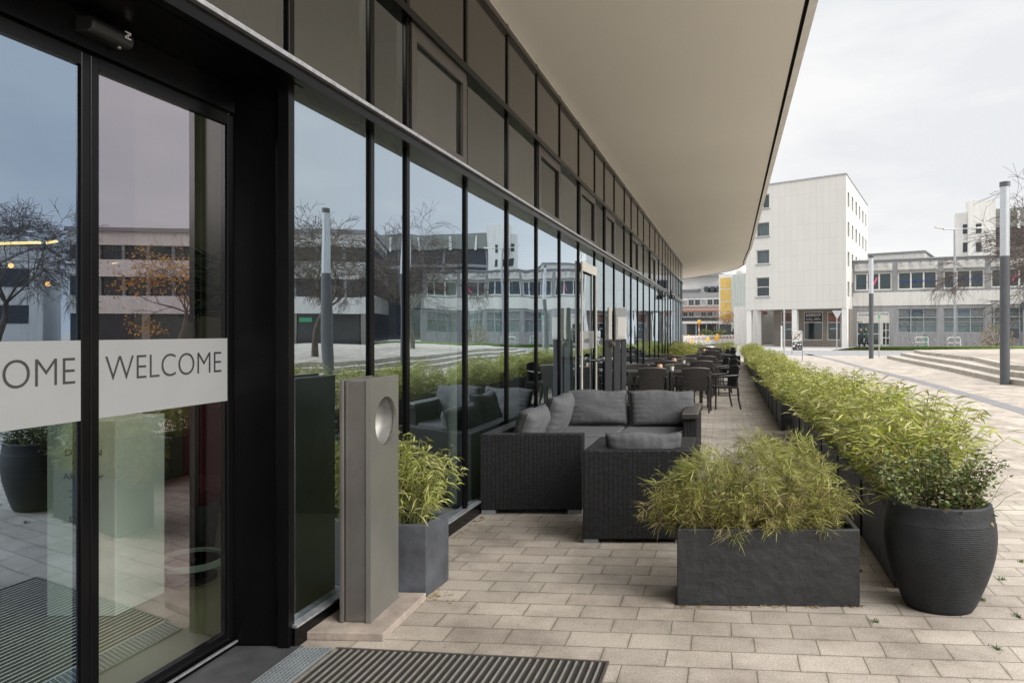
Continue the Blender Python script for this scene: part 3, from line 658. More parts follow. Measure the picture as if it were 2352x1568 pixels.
# ------------------------------------------------------------------ interior
strip('interior_floor', [(QD-.06+SL*-8, -8), (QD-.06+SL*3.3, 3.3), (QF-.08+SL*3.3, 3.3), (QF-.08+SL*28.7, 28.7), (-10, 36), (-12, -8)], .005, M['int_floor'])
m = MB().face([(-12, -8, 0), (-10, 36, 0), (-10, 36, 4.3), (-12, -8, 4.3)]); m.face([(-12, -8, 0), (QD+SL*-8, -8, 0), (QD+SL*-8, -8, 4.3), (-12, -8, 4.3)]); m.build('back_wall', M['int_wall'], B)
MB().face([Q(QF-.1, -8, 4.05), Q(QF-.1, 28.7, 4.05), (-10, 36, 4.05), (-12, -8, 4.05)]).build('inner_ceiling', M['int_dark'], B)
MB().face([Q(QF-2.8, 5.6, 0), Q(QF-.9, 5.6, 0), Q(QF-.9, 5.6, 4.05), Q(QF-2.8, 5.6, 4.05)]).build('inner_wall', M['int_wall'], B)
m = MB()
for y in (6.2, 10.5, 15, 20, 25): m.tube([Q(QF-1.0, y, 0), Q(QF-1.0, y, 4.05)], .17, n=16)
m.build('column', M['int_wall'], B, smooth=True)
m = MB()
for y in range(6, 28, 3): m.box(-5.5, -2.4+.3*(y-6), y+.0, y+.06, 3.3, 3.34) if False else None
# pale strip panel seen through the glass by the sofa
MB().qbox(QF-.16, QF-.14, 5.45, 5.72, .1, 1.9).build('inner_screen', M['int_white'], B)
t = thing('reception_box', 'pale box counter with dark lettering standing just inside the sliding doors', 'counter', (-2.26, 3.6, 0))
BX = lambda x, y, z: (x+.30*(y-3.58), y, z)
MB().box(-2.44, -2.08, 3.58, 3.9, 0.006, 1.03, T=BX).build('body', M['int_white'], t, bevel=.004)
lt = [('DESIGN', .847, .035, .19), ('Alles, außer', .72, .035, .21), ('Jeden Tag aus Holz', .655, .016, .15), ('zugeschnitten, 2 cm', .625, .016, .15), ('mit viel Liebe', .585, .016, .13), ('DESIGN', .50, .03, .14)]
for s_, z_, h_, w_ in lt: text_world(s_, 'lettering', M['dark_txt'], (-2.245, 3.576, z_), (1, 0, 0), h_, w_, parent=t, ploc=t.location, align='CENTER')
mb = MB().tube([(-2.245+.03*math.cos(a_), 3.575, .905+.02*math.sin(a_)) for a_ in np.linspace(0, math.pi, 8)], .004, n=5); mb.build('emblem', M['dark_txt'], t)
t = thing('ring_table', 'low round side table with pale ring rim inside the entrance', 'side table', (-1.93, 4.12, 0))
m = MB()
for r0, r1 in [(.20, .185)]:
    n = 40; base = len(m.v)
    for (r_, z_) in [(.20, .105), (.20, .135), (.17, .135), (.17, .105)]:
        for k in range(n): m.v.append((-1.93+r_*math.cos(2*math.pi*k/n), 4.12+r_*math.sin(2*math.pi*k/n), z_))
    for i in range(4):
        for k in range(n): a0, b0 = base+i*n, base+((i+1) % 4)*n; m.f.append((a0+k, a0+(k+1) % n, b0+(k+1) % n, b0+k))
m.build('rim', simple('ring_laminate', (.30, .36, .33), rough=.5), t)
MB().lathe([(.14, .006), (.14, .03), (.03, .04), (.03, .12), (.16, .12)], (-1.93, 4.12, 0), 24).build('base', M['int_dark'], t, smooth=False)
t = thing('armchair', 'dark red armchair inside the building behind the sliding door', 'armchair', (-2.2, 4.9, 0))
MB().box(-2.5, -1.95, 4.7, 5.2, .28, .42).build('seat', M['red_fabric'], t, bevel=.03)
MB().box(-2.5, -1.95, 5.15, 5.27, .40, .95).build('backrest', M['red_fabric'], t, bevel=.03)
for x_ in (-2.47, -1.98):
    for y_ in (4.73, 5.17): MB().tube([(x_, y_, .006), (x_, y_, .28)], .015).build('leg', M['int_dark'], t)
# potted palm
rng = np.random.default_rng(5)
def palm(loc, h, label, nfr=16, sp=.75):
    t = thing('potted_palm', label, 'palm', loc)
    MB().lathe([(.13, .006), (.17, .35), (.155, .35), (.14, .30)], loc, 20).build('pot', M['int_dark'], t, smooth=True)
    MB().tube([loc, (loc[0]+.02, loc[1], h*.55)], [.035, .02]).build('trunk', M['bark'], t, smooth=True)
    P, D, Ln = [], [], []; rach = MB()
    for i in range(nfr):
        a = rng.uniform(0, 2*math.pi); e = rng.uniform(.3, 1.3); pts_ = []
        for j in range(16):
            u = j/15; r_ = sp*u*math.cos(e*.6); z_ = h*.52+sp*1.3*math.sin(e)*(u-.55*u*u)
            pts_.append(np.array([loc[0]+r_*math.cos(a), loc[1]+r_*math.sin(a), z_]))
        rach.tube([tuple(p) for p in pts_], [.006*(1-j/18) for j in range(16)], n=4)
        side = np.array([-math.sin(a), math.cos(a), 0])
        for j in range(2, 15):
            fw = pts_[j+1]-pts_[j] if j < 15 else pts_[j]-pts_[j-1]
            fw = fw/np.linalg.norm(fw)
            for s_ in (-1, 1):
                for jj in (0, .5):
                    P.append(pts_[j]*(1-jj)+pts_[j+1]*jj); D.append(side*s_+fw*.7+np.array([0, 0, -.1])); Ln.append(.24*math.sin(math.pi*(j+1)/17)+.05)
    rach.build('frond_stem', M['palm'], t)
    o = blades('frond', np.array(P), np.array(D), np.array(Ln), np.full(len(P), .014), .3, M['palm'], t, seg=2, rng=rng, origin=loc)
palm((-2.15, 4.6, 0), 3.0, 'tall dark potted palm inside behind the right sliding door', 26, .85)
palm((-1.35, 6.1, 0), 3.3, 'tall potted palm inside seen faintly through the upper windows', 14, .7)
for i, (x0, x1, y_, Y_, lb) in enumerate([(-60, 93, 559, 6.5, 'longer warm linear ceiling lamp reflected against the left sliding door'), (107, 131, 556, 6.5, 'short warm linear lamp beside the longer one behind the left sliding door'), (258, 296, 602, 7.5, 'short warm linear lamp behind the right sliding door'), (345, 438, 598, 7.5, 'longer warm linear lamp behind the right sliding door by the palm'), (1600, 1, 1, 1, '')]):
    if not lb: continue
    a = at(x0, y_+2, Y_); b = at(x1, y_-2, Y_)
    t = thing('linear_lamp', lb.replace('reflected against', 'glowing behind'), 'lamp', a)
    MB().tube([a, b], .013, n=8).build('tube', M['tube_light'], t)
    MB().box(a[0], b[0], a[1]-.02, a[1]+.02, a[2]+.03, a[2]+.05).build('housing', M['int_dark'], t)
al = bpy.data.lights.new('indoor_fill_light', 'AREA'); al.energy = 24; al.size = 1.2; al.color = (1, .93, .82); ao = bpy.data.objects.new('indoor_fill_light', al); COL.objects.link(ao); ao.location = (-1.9, 3.6, 3.9)  # added fill light without a fixture, brightens the counter and the room behind the doors
for i, (x_, y_, lb) in enumerate([(25, 610, 'small warm pendant bulb nearest the left edge behind the door glass'), (110, 652, 'small warm pendant bulb in the middle behind the left door glass'), (142, 645, 'small warm pendant bulb close to the door frame behind the left glass')]):
    c = at(x_, y_, 6.0); t = thing('pendant_lamp', lb, 'lamp', c)
    MB().ball(c, .022, n=10).build('bulb', M['bulb'], t, smooth=True)
    MB().tube([c, (c[0], c[1], 4.0)], .003, n=4).build('cable', M['int_dark'], t)

# ------------------------------------------------------------------ entrance mat, grating, slab
gy = lambda q, y: Q(q, y)
y1 = 3.20
m = MB().face([Q(QD+.04, -.5, .012), Q(QD+.36, -.5, .012), Q(QD+.36, 3.23, .012), Q(QD+.04, 3.23, .012)]); tag(m.build('threshold_slab', M['granite']), 'dark granite slab along the foot of the sliding doors', 'slab')
t = thing('metal_grating', 'galvanised metal grating between the granite slab and the entrance mat', 'grating', Q(QF+.1, 2.5))
g0, g1 = QF+.075, QF+.225
m = MB().face([Q(g0, -.5, .004), Q(g1, -.5, .004), Q(g1, 3.2, .004), Q(g0, 3.2, .004)]); m.build('pit', M['int_dark'], t)
m = MB()
for i in range(int((3.2+.5)/.022)):
    y = 3.19-i*.022; m.box(g0, g1, y, y+.004, .006, .02, T=Q)
for i in range(9):
    q = g0+i*(g1-g0-.004)/8; m.box(q, q+.004, -.5, 3.2, .007, .021, T=Q)
m.build('bars', M['galv'], t)
t = thing('entrance_mat', 'ribbed entrance mat with aluminium strips set in the paving before the doors', 'mat', Q(-1.2, 2.6))
top = lambda q: 3.205-.105*(q+1.87)
qa, qb = -1.86, -.565
m = MB().face([Q(qa, -.5, .005), Q(qb, -.5, .005), Q(qb, top(qb), .005), Q(qa, top(qa), .005)]); m.build('rubber_field', M['rubber'], t)
m = MB(); m2 = MB(); k = 0; q = qa+.004
while q < qb-.01:
    m.hexa([Q(q, -.5, .006), Q(q+.010, -.5, .006), Q(q+.010, top(q), .006), Q(q, top(q), .006), Q(q, -.5, .012), Q(q+.010, -.5, .012), Q(q+.010, top(q), .012), Q(q, top(q), .012)])
    m2.hexa([Q(q+.013, -.5, .006), Q(q+.019, -.5, .006), Q(q+.019, top(q), .006), Q(q+.013, top(q), .006), Q(q+.013, -.5, .010), Q(q+.019, -.5, .010), Q(q+.019, top(q), .010), Q(q+.013, top(q), .010)])
    q += .036
m.build('aluminium_strips', M['alu'], t); m2.build('brush_strips', M['int_dark'], t)
m = MB().hexa([Q(qb, -.5, 0), Q(qb+.012, -.5, 0), Q(qb+.012, top(qb), 0), Q(qb, top(qb), 0), Q(qb, -.5, .014), Q(qb+.012, -.5, .014), Q(qb+.012, top(qb), .014), Q(qb, top(qb), .014)])
m.hexa([Q(qa, top(qa), 0), Q(qb+.012, top(qb), 0), Q(qb+.012, top(qb)+.012, 0), Q(qa, top(qa)+.012, 0), Q(qa, top(qa), .014), Q(qb+.012, top(qb), .014), Q(qb+.012, top(qb)+.012, .014), Q(qa, top(qa)+.012, .014)])
m.build('edge_frame', M['bronze'], t)

# ------------------------------------------------------------------ steel stele with slab
a = G(702, 1469); b = G(880, 1472.8); c = G(979, 1376.6); dq = (c[0]-(b[0]-a[0]), c[1]+.02)
m = MB().hexa([(a[0], a[1], 0), (b[0], b[1], 0), (c[0], c[1], 0), (dq[0], dq[1], 0), (a[0], a[1], .04), (b[0], b[1], .04), (c[0], c[1], .04), (dq[0], dq[1], .04)])
o = m.build('base_slab', M['slab'], None, bevel=.004, origin=(a[0], a[1], 0)); tag(o, 'weathered concrete slab under the steel pillar ashtray', 'slab')
p0 = G(779.5, 1430, .04); p1 = G(850, 1431, .04); p2 = G(914, 1372, .04)
ztp = 1.5-110*p1[1]/F
t = thing('steel_pillar', 'tall brushed steel pillar with round opening near its top beside the entrance', 'pillar', (p0[0], p0[1], .04))
dv = Vector((p2[0]-p1[0], p2[1]-p1[1])); wv = Vector((p1[0]-p0[0], p1[1]-p0[1]))
def SP(u, v, z): return (p0[0]+wv.x*u+dv.x*v, p0[1]+wv.y*u+dv.y*v, z)
MB().box(.16, .24, .03, 1.0, .045, ztp-.012, T=SP).build('core', M['steel_dark'], t, bevel=.002)
MB().box(0, .13, .0, 1.0, .042, ztp-.004, T=SP).build('rear_plate', M['steel_dark'], t, bevel=.004)
MB().box(.24, .86, .03, .06, .045, ztp-.013, T=SP).build('front_cheek', M['steel_dark'], t); MB().box(.24, .86, .94, 1.0, .045, ztp-.013, T=SP).build('rear_cheek', M['steel_dark'], t)
MB().box(.24, .86, .06, .94, ztp-.02, ztp-.014, T=SP).build('top_plate', M['steel_dark'], t)
# front plate with circular hole
m = MB(); Wp = dv.length; cz = ztp-.232; cy = .53*Wp; rr_ = .128; n = 48
def plate(u): 
    ring = [(cy+rr_*math.cos(2*math.pi*k/n), cz+rr_*math.sin(2*math.pi*k/n)) for k in range(n)]
    outer = []
    for k in range(n):
        cc, ss = math.cos(2*math.pi*k/n), math.sin(2*math.pi*k/n)
        tx = ((Wp-cy) if cc > 0 else cy)/max(abs(cc), 1e-6); tz = (ztp-cz if ss > 0 else cz-.042)/max(abs(ss), 1e-6)
        tt = min(tx, tz); outer.append((cy+cc*tt, cz+ss*tt))
    return ring, outer
ring, outer = plate(1)
for u in (.87, 1.02):
    for (yy, zz) in ring+outer: m.v.append(SP(u, yy/Wp, zz))
N2 = 2*n
for k in range(n):
    k2 = (k+1) % n
    m.f.append((N2+k, N2+n+k, N2+n+k2, N2+k2)); m.f.append((k, k2, n+k2, n+k))
    m.f.append((n+k, n+k2, N2+n+k2, N2+n+k)); m.f.append((k, N2+k, N2+k2, k2))
# corners
for (yy, zz) in [(0, .042), (Wp, .042), (Wp, ztp), (0, ztp)]:
    ang = math.atan2(zz-cz, yy-cy) % (2*math.pi); k = int(ang/(2*math.pi)*n) % n; k2 = (k+1) % n
    i0 = len(m.v); m.v += [SP(.87, yy/Wp, zz), SP(1.02, yy/Wp, zz)]
    m.f.append((i0+1, N2+n+k2, N2+n+k)); m.f.append((i0, n+k, n+k2)); m.f.append((n+k, i0, i0+1, N2+n+k)); m.f.append((i0, n+k2, N2+n+k2, i0+1))
m.build('front_plate', M['steel'], t)
# bowl inside opening
m = MB(); prof_ = [(1.0, .93), (1.0, .60), (.93, .42), (.75, .32), (.4, .27), (.02, .26)]
for (fr_, dep) in prof_:
    for k in range(n): m.v.append(SP(dep, (cy+rr_*fr_*math.cos(2*math.pi*k/n))/Wp, cz+rr_*fr_*math.sin(2*math.pi*k/n)))
for i in range(len(prof_)-1):
    for k in range(n): m.f.append((i*n+k, i*n+(k+1) % n, (i+1)*n+(k+1) % n, (i+1)*n+k))
m.build('bowl', M['bowl'], t, smooth=True)

# ------------------------------------------------------------------ planters
def planter(name, label, x0, x1, y0, y1, h, mat, T=None, group=None, wall=.03, origin=None):
    T = T or (lambda x, y, z: (x, y, z))
    org = T(x0, y0, 0)
    t = thing(name, label, 'planter', org, group=group)
    m = MB()
    out = [(x0, y0), (x1, y0), (x1, y1), (x0, y1)]; inn = [(x0+wall, y0+wall), (x1-wall, y0+wall), (x1-wall, y1-wall), (x0+wall, y1-wall)]
    for z, r_ in ((0, out), (h, out), (h, inn), (h-.14, inn)): m.v += [T(p[0], p[1], z) for p in r_]
    for a in range(3):
        for k in range(4): m.f.append((a*4+k, a*4+(k+1) % 4, (a+1)*4+(k+1) % 4, (a+1)*4+k))
    m.f.append((12, 13, 14, 15)); m.f.append((3, 2, 1, 0))
    m.build('box', mat, t, bevel=.006)
    s_ = MB(); e = wall+.001; s_.face([T(x0+e, y0+e, h-.08), T(x1-e, y0+e, h-.08), T(x1-e, y1-e, h-.08), T(x0+e, y1-e, h-.08)]); s_.build('soil', M['soil'], t)
    return t
# generic arching culms with leaves in a box region (local coords)
def culm_plant(seed, n, hx, hy, z0, h, spread, leafn, ll, lw, droop, lean=.35, tmin=.25, seg_=2, outw=.8, hvar=.25):
    r = np.random.default_rng(seed); P, D, Ln, Wd = [], [], [], []; st = MB()
    for i in range(n):
        bx, by = r.uniform(-hx, hx), r.uniform(-hy, hy)
        ox = bx/hx*spread[0]*r.uniform(.5, 1.15)+r.normal()*.05; oy = by/hy*spread[1]*r.uniform(.5, 1.15)+r.normal()*.05
        hh = h*(1-hvar*r.random())*(1-.18*(abs(bx/hx)**3)-.10*(abs(by/hy)**4))
        k = 7; pts_ = []
        for j in range(k):
            u = j/(k-1); pts_.append(np.array([bx+ox*u**1.6, by+oy*u**1.6, z0+hh*(u-.12*u*u*(abs(ox)+abs(oy))*3)]))
        st.tube([tuple(p) for p in pts_], [.0035*(1-.7*j/k) for j in range(k)], n=3, cap=False)
        for l in range(leafn):
            u = tmin+(1-tmin)*r.random()**.75; f_ = u*(k-1); j = min(int(f_), k-2); p = pts_[j]*(1-(f_-j))+pts_[j+1]*(f_-j)
            a = r.uniform(0, 2*math.pi)
            out = np.array([ox, oy, 0])/(math.hypot(ox, oy)+.03)
            d = np.array([math.cos(a), math.sin(a), r.uniform(-.35, .75)]) + out*outw*r.random()
            jit = r.normal(size=3)*.022
            P.append(p+jit); D.append(d); Ln.append(ll*r.uniform(.55, 1.25)); Wd.append(lw*r.uniform(.7, 1.2))
    return np.array(P), np.array(D), np.array(Ln), np.array(Wd), st
def make_plant(name, label, cat, loc, data, leafmat, stemmat, droop, group=None, rz=0, seg_=2, seed=1):
    t = thing(name, label, cat, loc, rz, group)
    P, D, Ln, Wd, st = data
    blades('foliage', P, D, Ln, Wd, droop, leafmat, t, seg=seg_, rng=np.random.default_rng(seed))
    me = bpy.data.meshes.new('stems'); me.from_pydata(st.v, [], st.f); me.materials.append(stemmat); o = bpy.data.objects.new('stems', me); COL.objects.link(o); o.parent = t
    return t
rzq = -math.atan(SL)

# square planter by the pillar
c0 = G(978.8, 1372); 
planter('planter', 'square slate grey planter beside the steel pillar', c0[0]-.40, c0[0], c0[1], c0[1]+.285, .41, M['slate_light'], T=lambda x, y, z: (x+.358*(y-c0[1]), y, z))
d = culm_plant(11, 75, .15, .09, .33, .60, (.16, .10), 34, .075, .0105, .5, tmin=.22)
make_plant('bamboo_plant', 'small striped bamboo growing in the square planter beside the steel pillar', 'bamboo', (c0[0]-.15, c0[1]+.15, 0), d, M['bamboo2'], M['culm'], .55, seed=2)
r = np.random.default_rng(3)
# front planter
f0 = G(1555, 1390); f1 = G(1979, 1396)
Tf = lambda x, y, z: (x+.27*(y-f0[1]), y-.02*(x-f0[0]), z)
planter('planter', 'long dark slate planter at the front with matted olive grass', f0[0], f1[0], f0[1], f0[1]+.31, .42, M['slate'], T=Tf)
d = culm_plant(21, 200, .43, .11, .33, .44, (.14, .12), 30, .058, .0048, .9, tmin=.06, outw=.6, hvar=.5)
P, D_, Ln, Wd, st = d
t = make_plant('ornamental_grass', 'matted olive green grass shrub spilling over the long front planter', 'shrub', ((f0[0]+f1[0])/2-.02, f0[1]+.16, 0), d, M['grassy'], M['twig'], .4, seed=4)
r = np.random.default_rng(91)
def dome(n, u0, u1, cx=0, sx=.52, sy=.27, zb=.40, zt=.83):
    ph_ = r.uniform(0, 2*math.pi, n); cz_ = r.uniform(u0, u1, n); rr_2 = (r.random(n)**.4)
    k_ = np.sqrt(np.clip(1-(cz_*.82)**2.6, .03, 1))
    lump = 1+.12*np.sin(ph_*3+cz_*5)+.08*np.sin(ph_*7+2)+r.normal(size=n)*.07
    k_ = k_*(.80+.20*np.clip(cz_/.45, -.3, 1)); x_ = cx-.035+r.uniform(-1, 1, n)*sx*k_*lump; y_ = np.sin(ph_)*sy*k_*rr_2*lump*np.sqrt(np.clip(1.05-(np.abs(x_/sx)/k_)**3, .05, 1))
    z_ = zb+(zt-zb)*np.clip(cz_, -.2, 1)*(1+.13*np.sin(x_*8+.6)+.07*np.sin(x_*21+1)+.04*np.sin(x_*43+y_*30)-.30*(np.abs(x_/sx)**5))
    P = np.column_stack([x_, y_, z_]); D_ = np.column_stack([x_*1.2, y_*2, np.full(n, .25)])+r.normal(size=(n, 3))*1.0
    return P, D_
def tufted(nt_, per, u0, u1, spread=.55):
    P0, D0_ = dome(nt_, u0, u1); D0_ = D0_/np.linalg.norm(D0_, axis=1)[:, None]
    P = np.repeat(P0, per, axis=0)+r.normal(size=(nt_*per, 3))*.012; D_ = np.repeat(D0_, per, axis=0)
    k_ = r.random(nt_*per)[:, None]*.06; P = P+D_*k_
    return P, D_+r.normal(size=(nt_*per, 3))*spread
P, D_ = tufted(560, 17, -.02, 1.0); blades('wispy_blades', P, D_, r.uniform(.025, .085, len(P)), r.uniform(.002, .0048, len(P)), .12, M['grassy'], t, seg=3, rng=r)
P, D_ = tufted(220, 15, -.02, .5); P[:, 0] -= .03; blades('withered_blades', P, D_, r.uniform(.03, .08, len(P)), r.uniform(.002, .0045, len(P)), .2, M['withered'], t, seg=3, rng=r)
P, D_ = tufted(130, 11, .4, 1.0); D_[:, 2] += .5; blades('long_blades', P, D_, r.uniform(.05, .11, len(P)), r.uniform(.003, .0055, len(P)), .2, M['bamboo2'], t, seg=3, rng=r)
# round pot
pc = (XZ(2157, 3.72), 3.72, 0)
t = thing('round_pot', 'bulging round dark grey pot with ribbed body beside the front planter', 'pot', pc)
prof = [(.165, 0), (.172, .012)]
nr = 46
def prad(z):
    u = z/.575
    return .172+(.284-.172)*math.sin(min(1, u/.70)*math.pi/2)**1.05 if u < .70 else .284-.026*((u-.70)/.30)**1.7
for i in range(nr*4+1):
    z = .03+(.475-.03)*i/(nr*4); prof.append((prad(z)+.0013*math.cos(2*math.pi*i/4), z))
prof += [(prad(.482)-.002, .482), (prad(.52), .52), (prad(.565), .565), (.258, .575), (.232, .575), (.225, .56), (.22, .45)]
m = MB().lathe(prof, pc, 64, 1, .74); m.build('body', M['pot'], t, smooth=True)
MB().lathe([(.01, .50), (.222, .50), (.222, .501)], pc, 32, 1, .74).build('soil', M['soil'], t)
d = culm_plant(31, 60, .18, .11, .50, .42, (.15, .10), 40, .026, .015, .1, tmin=.28, outw=.3, hvar=.6)
t = make_plant('evergreen_shrub', 'small leaved dark evergreen shrub growing in the round pot', 'shrub', pc, d, M['box'], M['twig'], .1, seed=6, seg_=2)
r = np.random.default_rng(8)
nb = 16; P = np.column_stack([r.uniform(0.0, .15, nb), r.uniform(-.15, -.05, nb), np.full(nb, .5)]); D_ = np.column_stack([r.normal(size=nb)*.5, r.normal(size=nb)*.3-.3, r.uniform(.7, 1.4, nb)])
blades('broad_leaves', P, D_, r.uniform(.10, .17, nb), r.uniform(.03, .045, nb), .5, M['broad'], t, seg=3)
nb = 60; P = np.column_stack([r.uniform(-.17, .2, nb), r.uniform(-.15, .02, nb), r.uniform(.5, .56, nb)]); D_ = r.normal(size=(nb, 3))
blades('dry_leaves', P, D_, r.uniform(.02, .045, nb), r.uniform(.015, .03, nb), .3, M['dry'], t, seg=2)
tw = MB()
for i in range(26):
    b_ = np.array([r.uniform(.05, .2), r.uniform(-.1, .1), .5]); p_ = [tuple(b_)]
    dd = np.array([r.uniform(.1, .9), r.normal()*.3, r.uniform(.6, 1.2)]); dd /= np.linalg.norm(dd)
    for j in range(5): b_ = b_+dd*.055; dd = dd+r.normal(size=3)*.25; dd /= np.linalg.norm(dd); p_.append(tuple(b_))
    tw.tube(p_, [.002, .0018, .0016, .0014, .0012, .001], n=3, cap=False)
me = bpy.data.meshes.new('bare_twigs'); me.from_pydata(tw.v, [], tw.f); me.materials.append(M['culm']); o = bpy.data.objects.new('bare_twigs', me); COL.objects.link(o); o.parent = t

# hedge of bamboo planters
protoD = [culm_plant(40+i, 125, .17, .44, .36, .80, (.28, .16), 42, (.09, .082, .10)[i], .0125, .5, tmin=.14, outw=.9, hvar=.42) for i in range(3)]
protos = []
row1 = [(3.98+1.02*i, .95-.012*i) for i in range(6)]
row2 = [(10.24+1.03*i, .74-.008*i) for i in range(22)]
rows = [(y, q, 'near') for y, q in row1] + [(y, q, 'far') for y, q in row2]
ordn = ['first', 'second', 'third', 'fourth', 'fifth', 'sixth', 'seventh', 'eighth', 'ninth', 'tenth', 'eleventh', 'twelfth', 'thirteenth', 'fourteenth', 'fifteenth', 'sixteenth', 'seventeenth', 'eighteenth', 'nineteenth', 'twentieth', 'twenty-first', 'twenty-second', 'twenty-third', 'twenty-fourth', 'twenty-fifth', 'twenty-sixth', 'twenty-seventh', 'twenty-eighth']
pp = None
rp_ = random.Random(4)
for i, (y, q, k) in enumerate(rows):
    lab = 'slate planter under the bamboo hedge, %s from the front of the row' % ordn[i]
    lab2 = 'yellow green bamboo in the hedge row, %s clump from the front' % ordn[i]
    loc = Q(q, y, 0)
    if pp is None:
        pp = planter('planter', lab, loc[0], loc[0]+.42, loc[1], loc[1]+1.0, .42, M['slate'], T=lambda x, yy, z: (x+SL*(yy-loc[1]), yy, z), group='slate planters under the bamboo hedge')
    else: dup(pp, loc, 0, lab)
    pl_ = (loc[0]+.21+SL*.5, y+.5, 0)
    sc_ = (1, 1, 1 if i < 6 else .97)
    if i < 3:
        t = make_plant('bamboo_plant', lab2, 'bamboo', pl_, protoD[i], M['bamboo'], M['culm'], .22, group='bamboo clumps of the hedge', rz=rzq, seed=50+i); protos.append(t)
    else:
        h = rp_.uniform(.90, 1.06) if k == 'near' else rp_.uniform(.76, .98)
        dup(protos[i % 3], pl_, rzq+(math.pi if rp_.random() < .5 else 0), lab2, scale=(rp_.uniform(.86, 1.0) if k == 'near' else rp_.uniform(.72, .98), rp_.uniform(.84, .96), h*(.92 if i == 5 else 1)))
for t_ in protos: t_.scale = (.96, .95, 1.02)
# far planters across the end of the terrace
for i, (x_, lb) in enumerate([(9.0, 'right'), (7.95, 'middle'), ]):
    loc = (x_, 30.2+ (0 if i == 0 else 1.2), 0)
    dup(pp, loc, R(-90)+0, 'slate planter closing the %s of the far end of the terrace' % lb)
for o in [o for o in bpy.data.objects if o.get('label', '').startswith('slate planter closing')]:
    o.location.y += .42
for i, (x_, y_, s_) in enumerate([(9.5, 30.4, 1.0), (8.5, 31.6, .95), (7.7, 32.2, .9)]):
    dup(protos[i], (x_, y_, 0), R(90), 'olive bamboo at the far end of the terrace, %s one' % ('right hand', 'middle', 'left hand')[i], scale=(1.1, .8, s_))
# planter against the glass beside the tables
for i, (y_, nm) in enumerate([(22.6, 'nearer'), (23.9, 'farther')]):
    dup(pp, Q(-1.98, y_), 0, 'slate planter against the glass front beside the tables, the %s one' % nm)
    dup(protos[i], (Q(-1.75, y_+.5)[0], y_+.5, 0), rzq, 'bamboo against the glass front beside the tables, the %s one' % nm, scale=(1.15, 1, 1.05))

# weeds in joints and dry leaves
r = np.random.default_rng(77)
P = []; D_ = []; Ln = []
for (x_, y_) in [(2010, 1428), (1975, 1312), (2245, 1350), (2300, 1330), (2345, 1290), (2290, 1490), (2255, 1378), (2335, 1415)]:
    g_ = G(x_, y_); 
    for k in range(26): P.append((g_[0]+r.normal()*.010, g_[1]+r.normal()*.012, .002)); D_.append((r.normal()*.5, r.normal()*.5, 1)); Ln.append(r.uniform(.012, .04))
for k in range(900):   # weeds along the path
    y_ = r.uniform(11, 29); q_ = r.normal()*.10+.40-.004*y_; g_ = Q(q_, y_)
    P.append((g_[0], g_[1], .002)); D_.append((r.normal(), r.normal(), .8)); Ln.append(r.uniform(.02, .05))
P = np.array(P); o = blades('joint_weeds', P, np.array(D_), np.array(Ln), np.full(len(P), .006), .3, M['broad'], seg=1); o['kind'] = 'stuff'; tag(o, 'tiny green weeds sprouting in the joints of the paving', 'weeds')
P = []
for k in range(120): P.append((r.uniform(f0[0], f1[0]+.05), f0[1]-.012+r.normal()*.012-.0*k, .006))
for k in range(60): P.append((G(1000, 1370)[0]+r.normal()*.05, G(1000, 1368)[1]+r.normal()*.05, .006))
for k in range(160): q_ = QF+.09+abs(r.normal())*.03; y_ = r.uniform(3.3, 5.5); g_ = Q(q_, y_); P.append((g_[0], g_[1], .006))
P = np.array(P); nP = len(P); D_ = np.column_stack([r.normal(size=nP), r.normal(size=nP), r.normal(size=nP)*.08])
o = blades('fallen_leaves', P, D_, r.uniform(.02, .045, nP), np.full(nP, .006), 0, M['dry'], seg=2); o['kind'] = 'stuff'; tag(o, 'dry straw coloured fallen leaves along planters and glass foot', 'leaves')

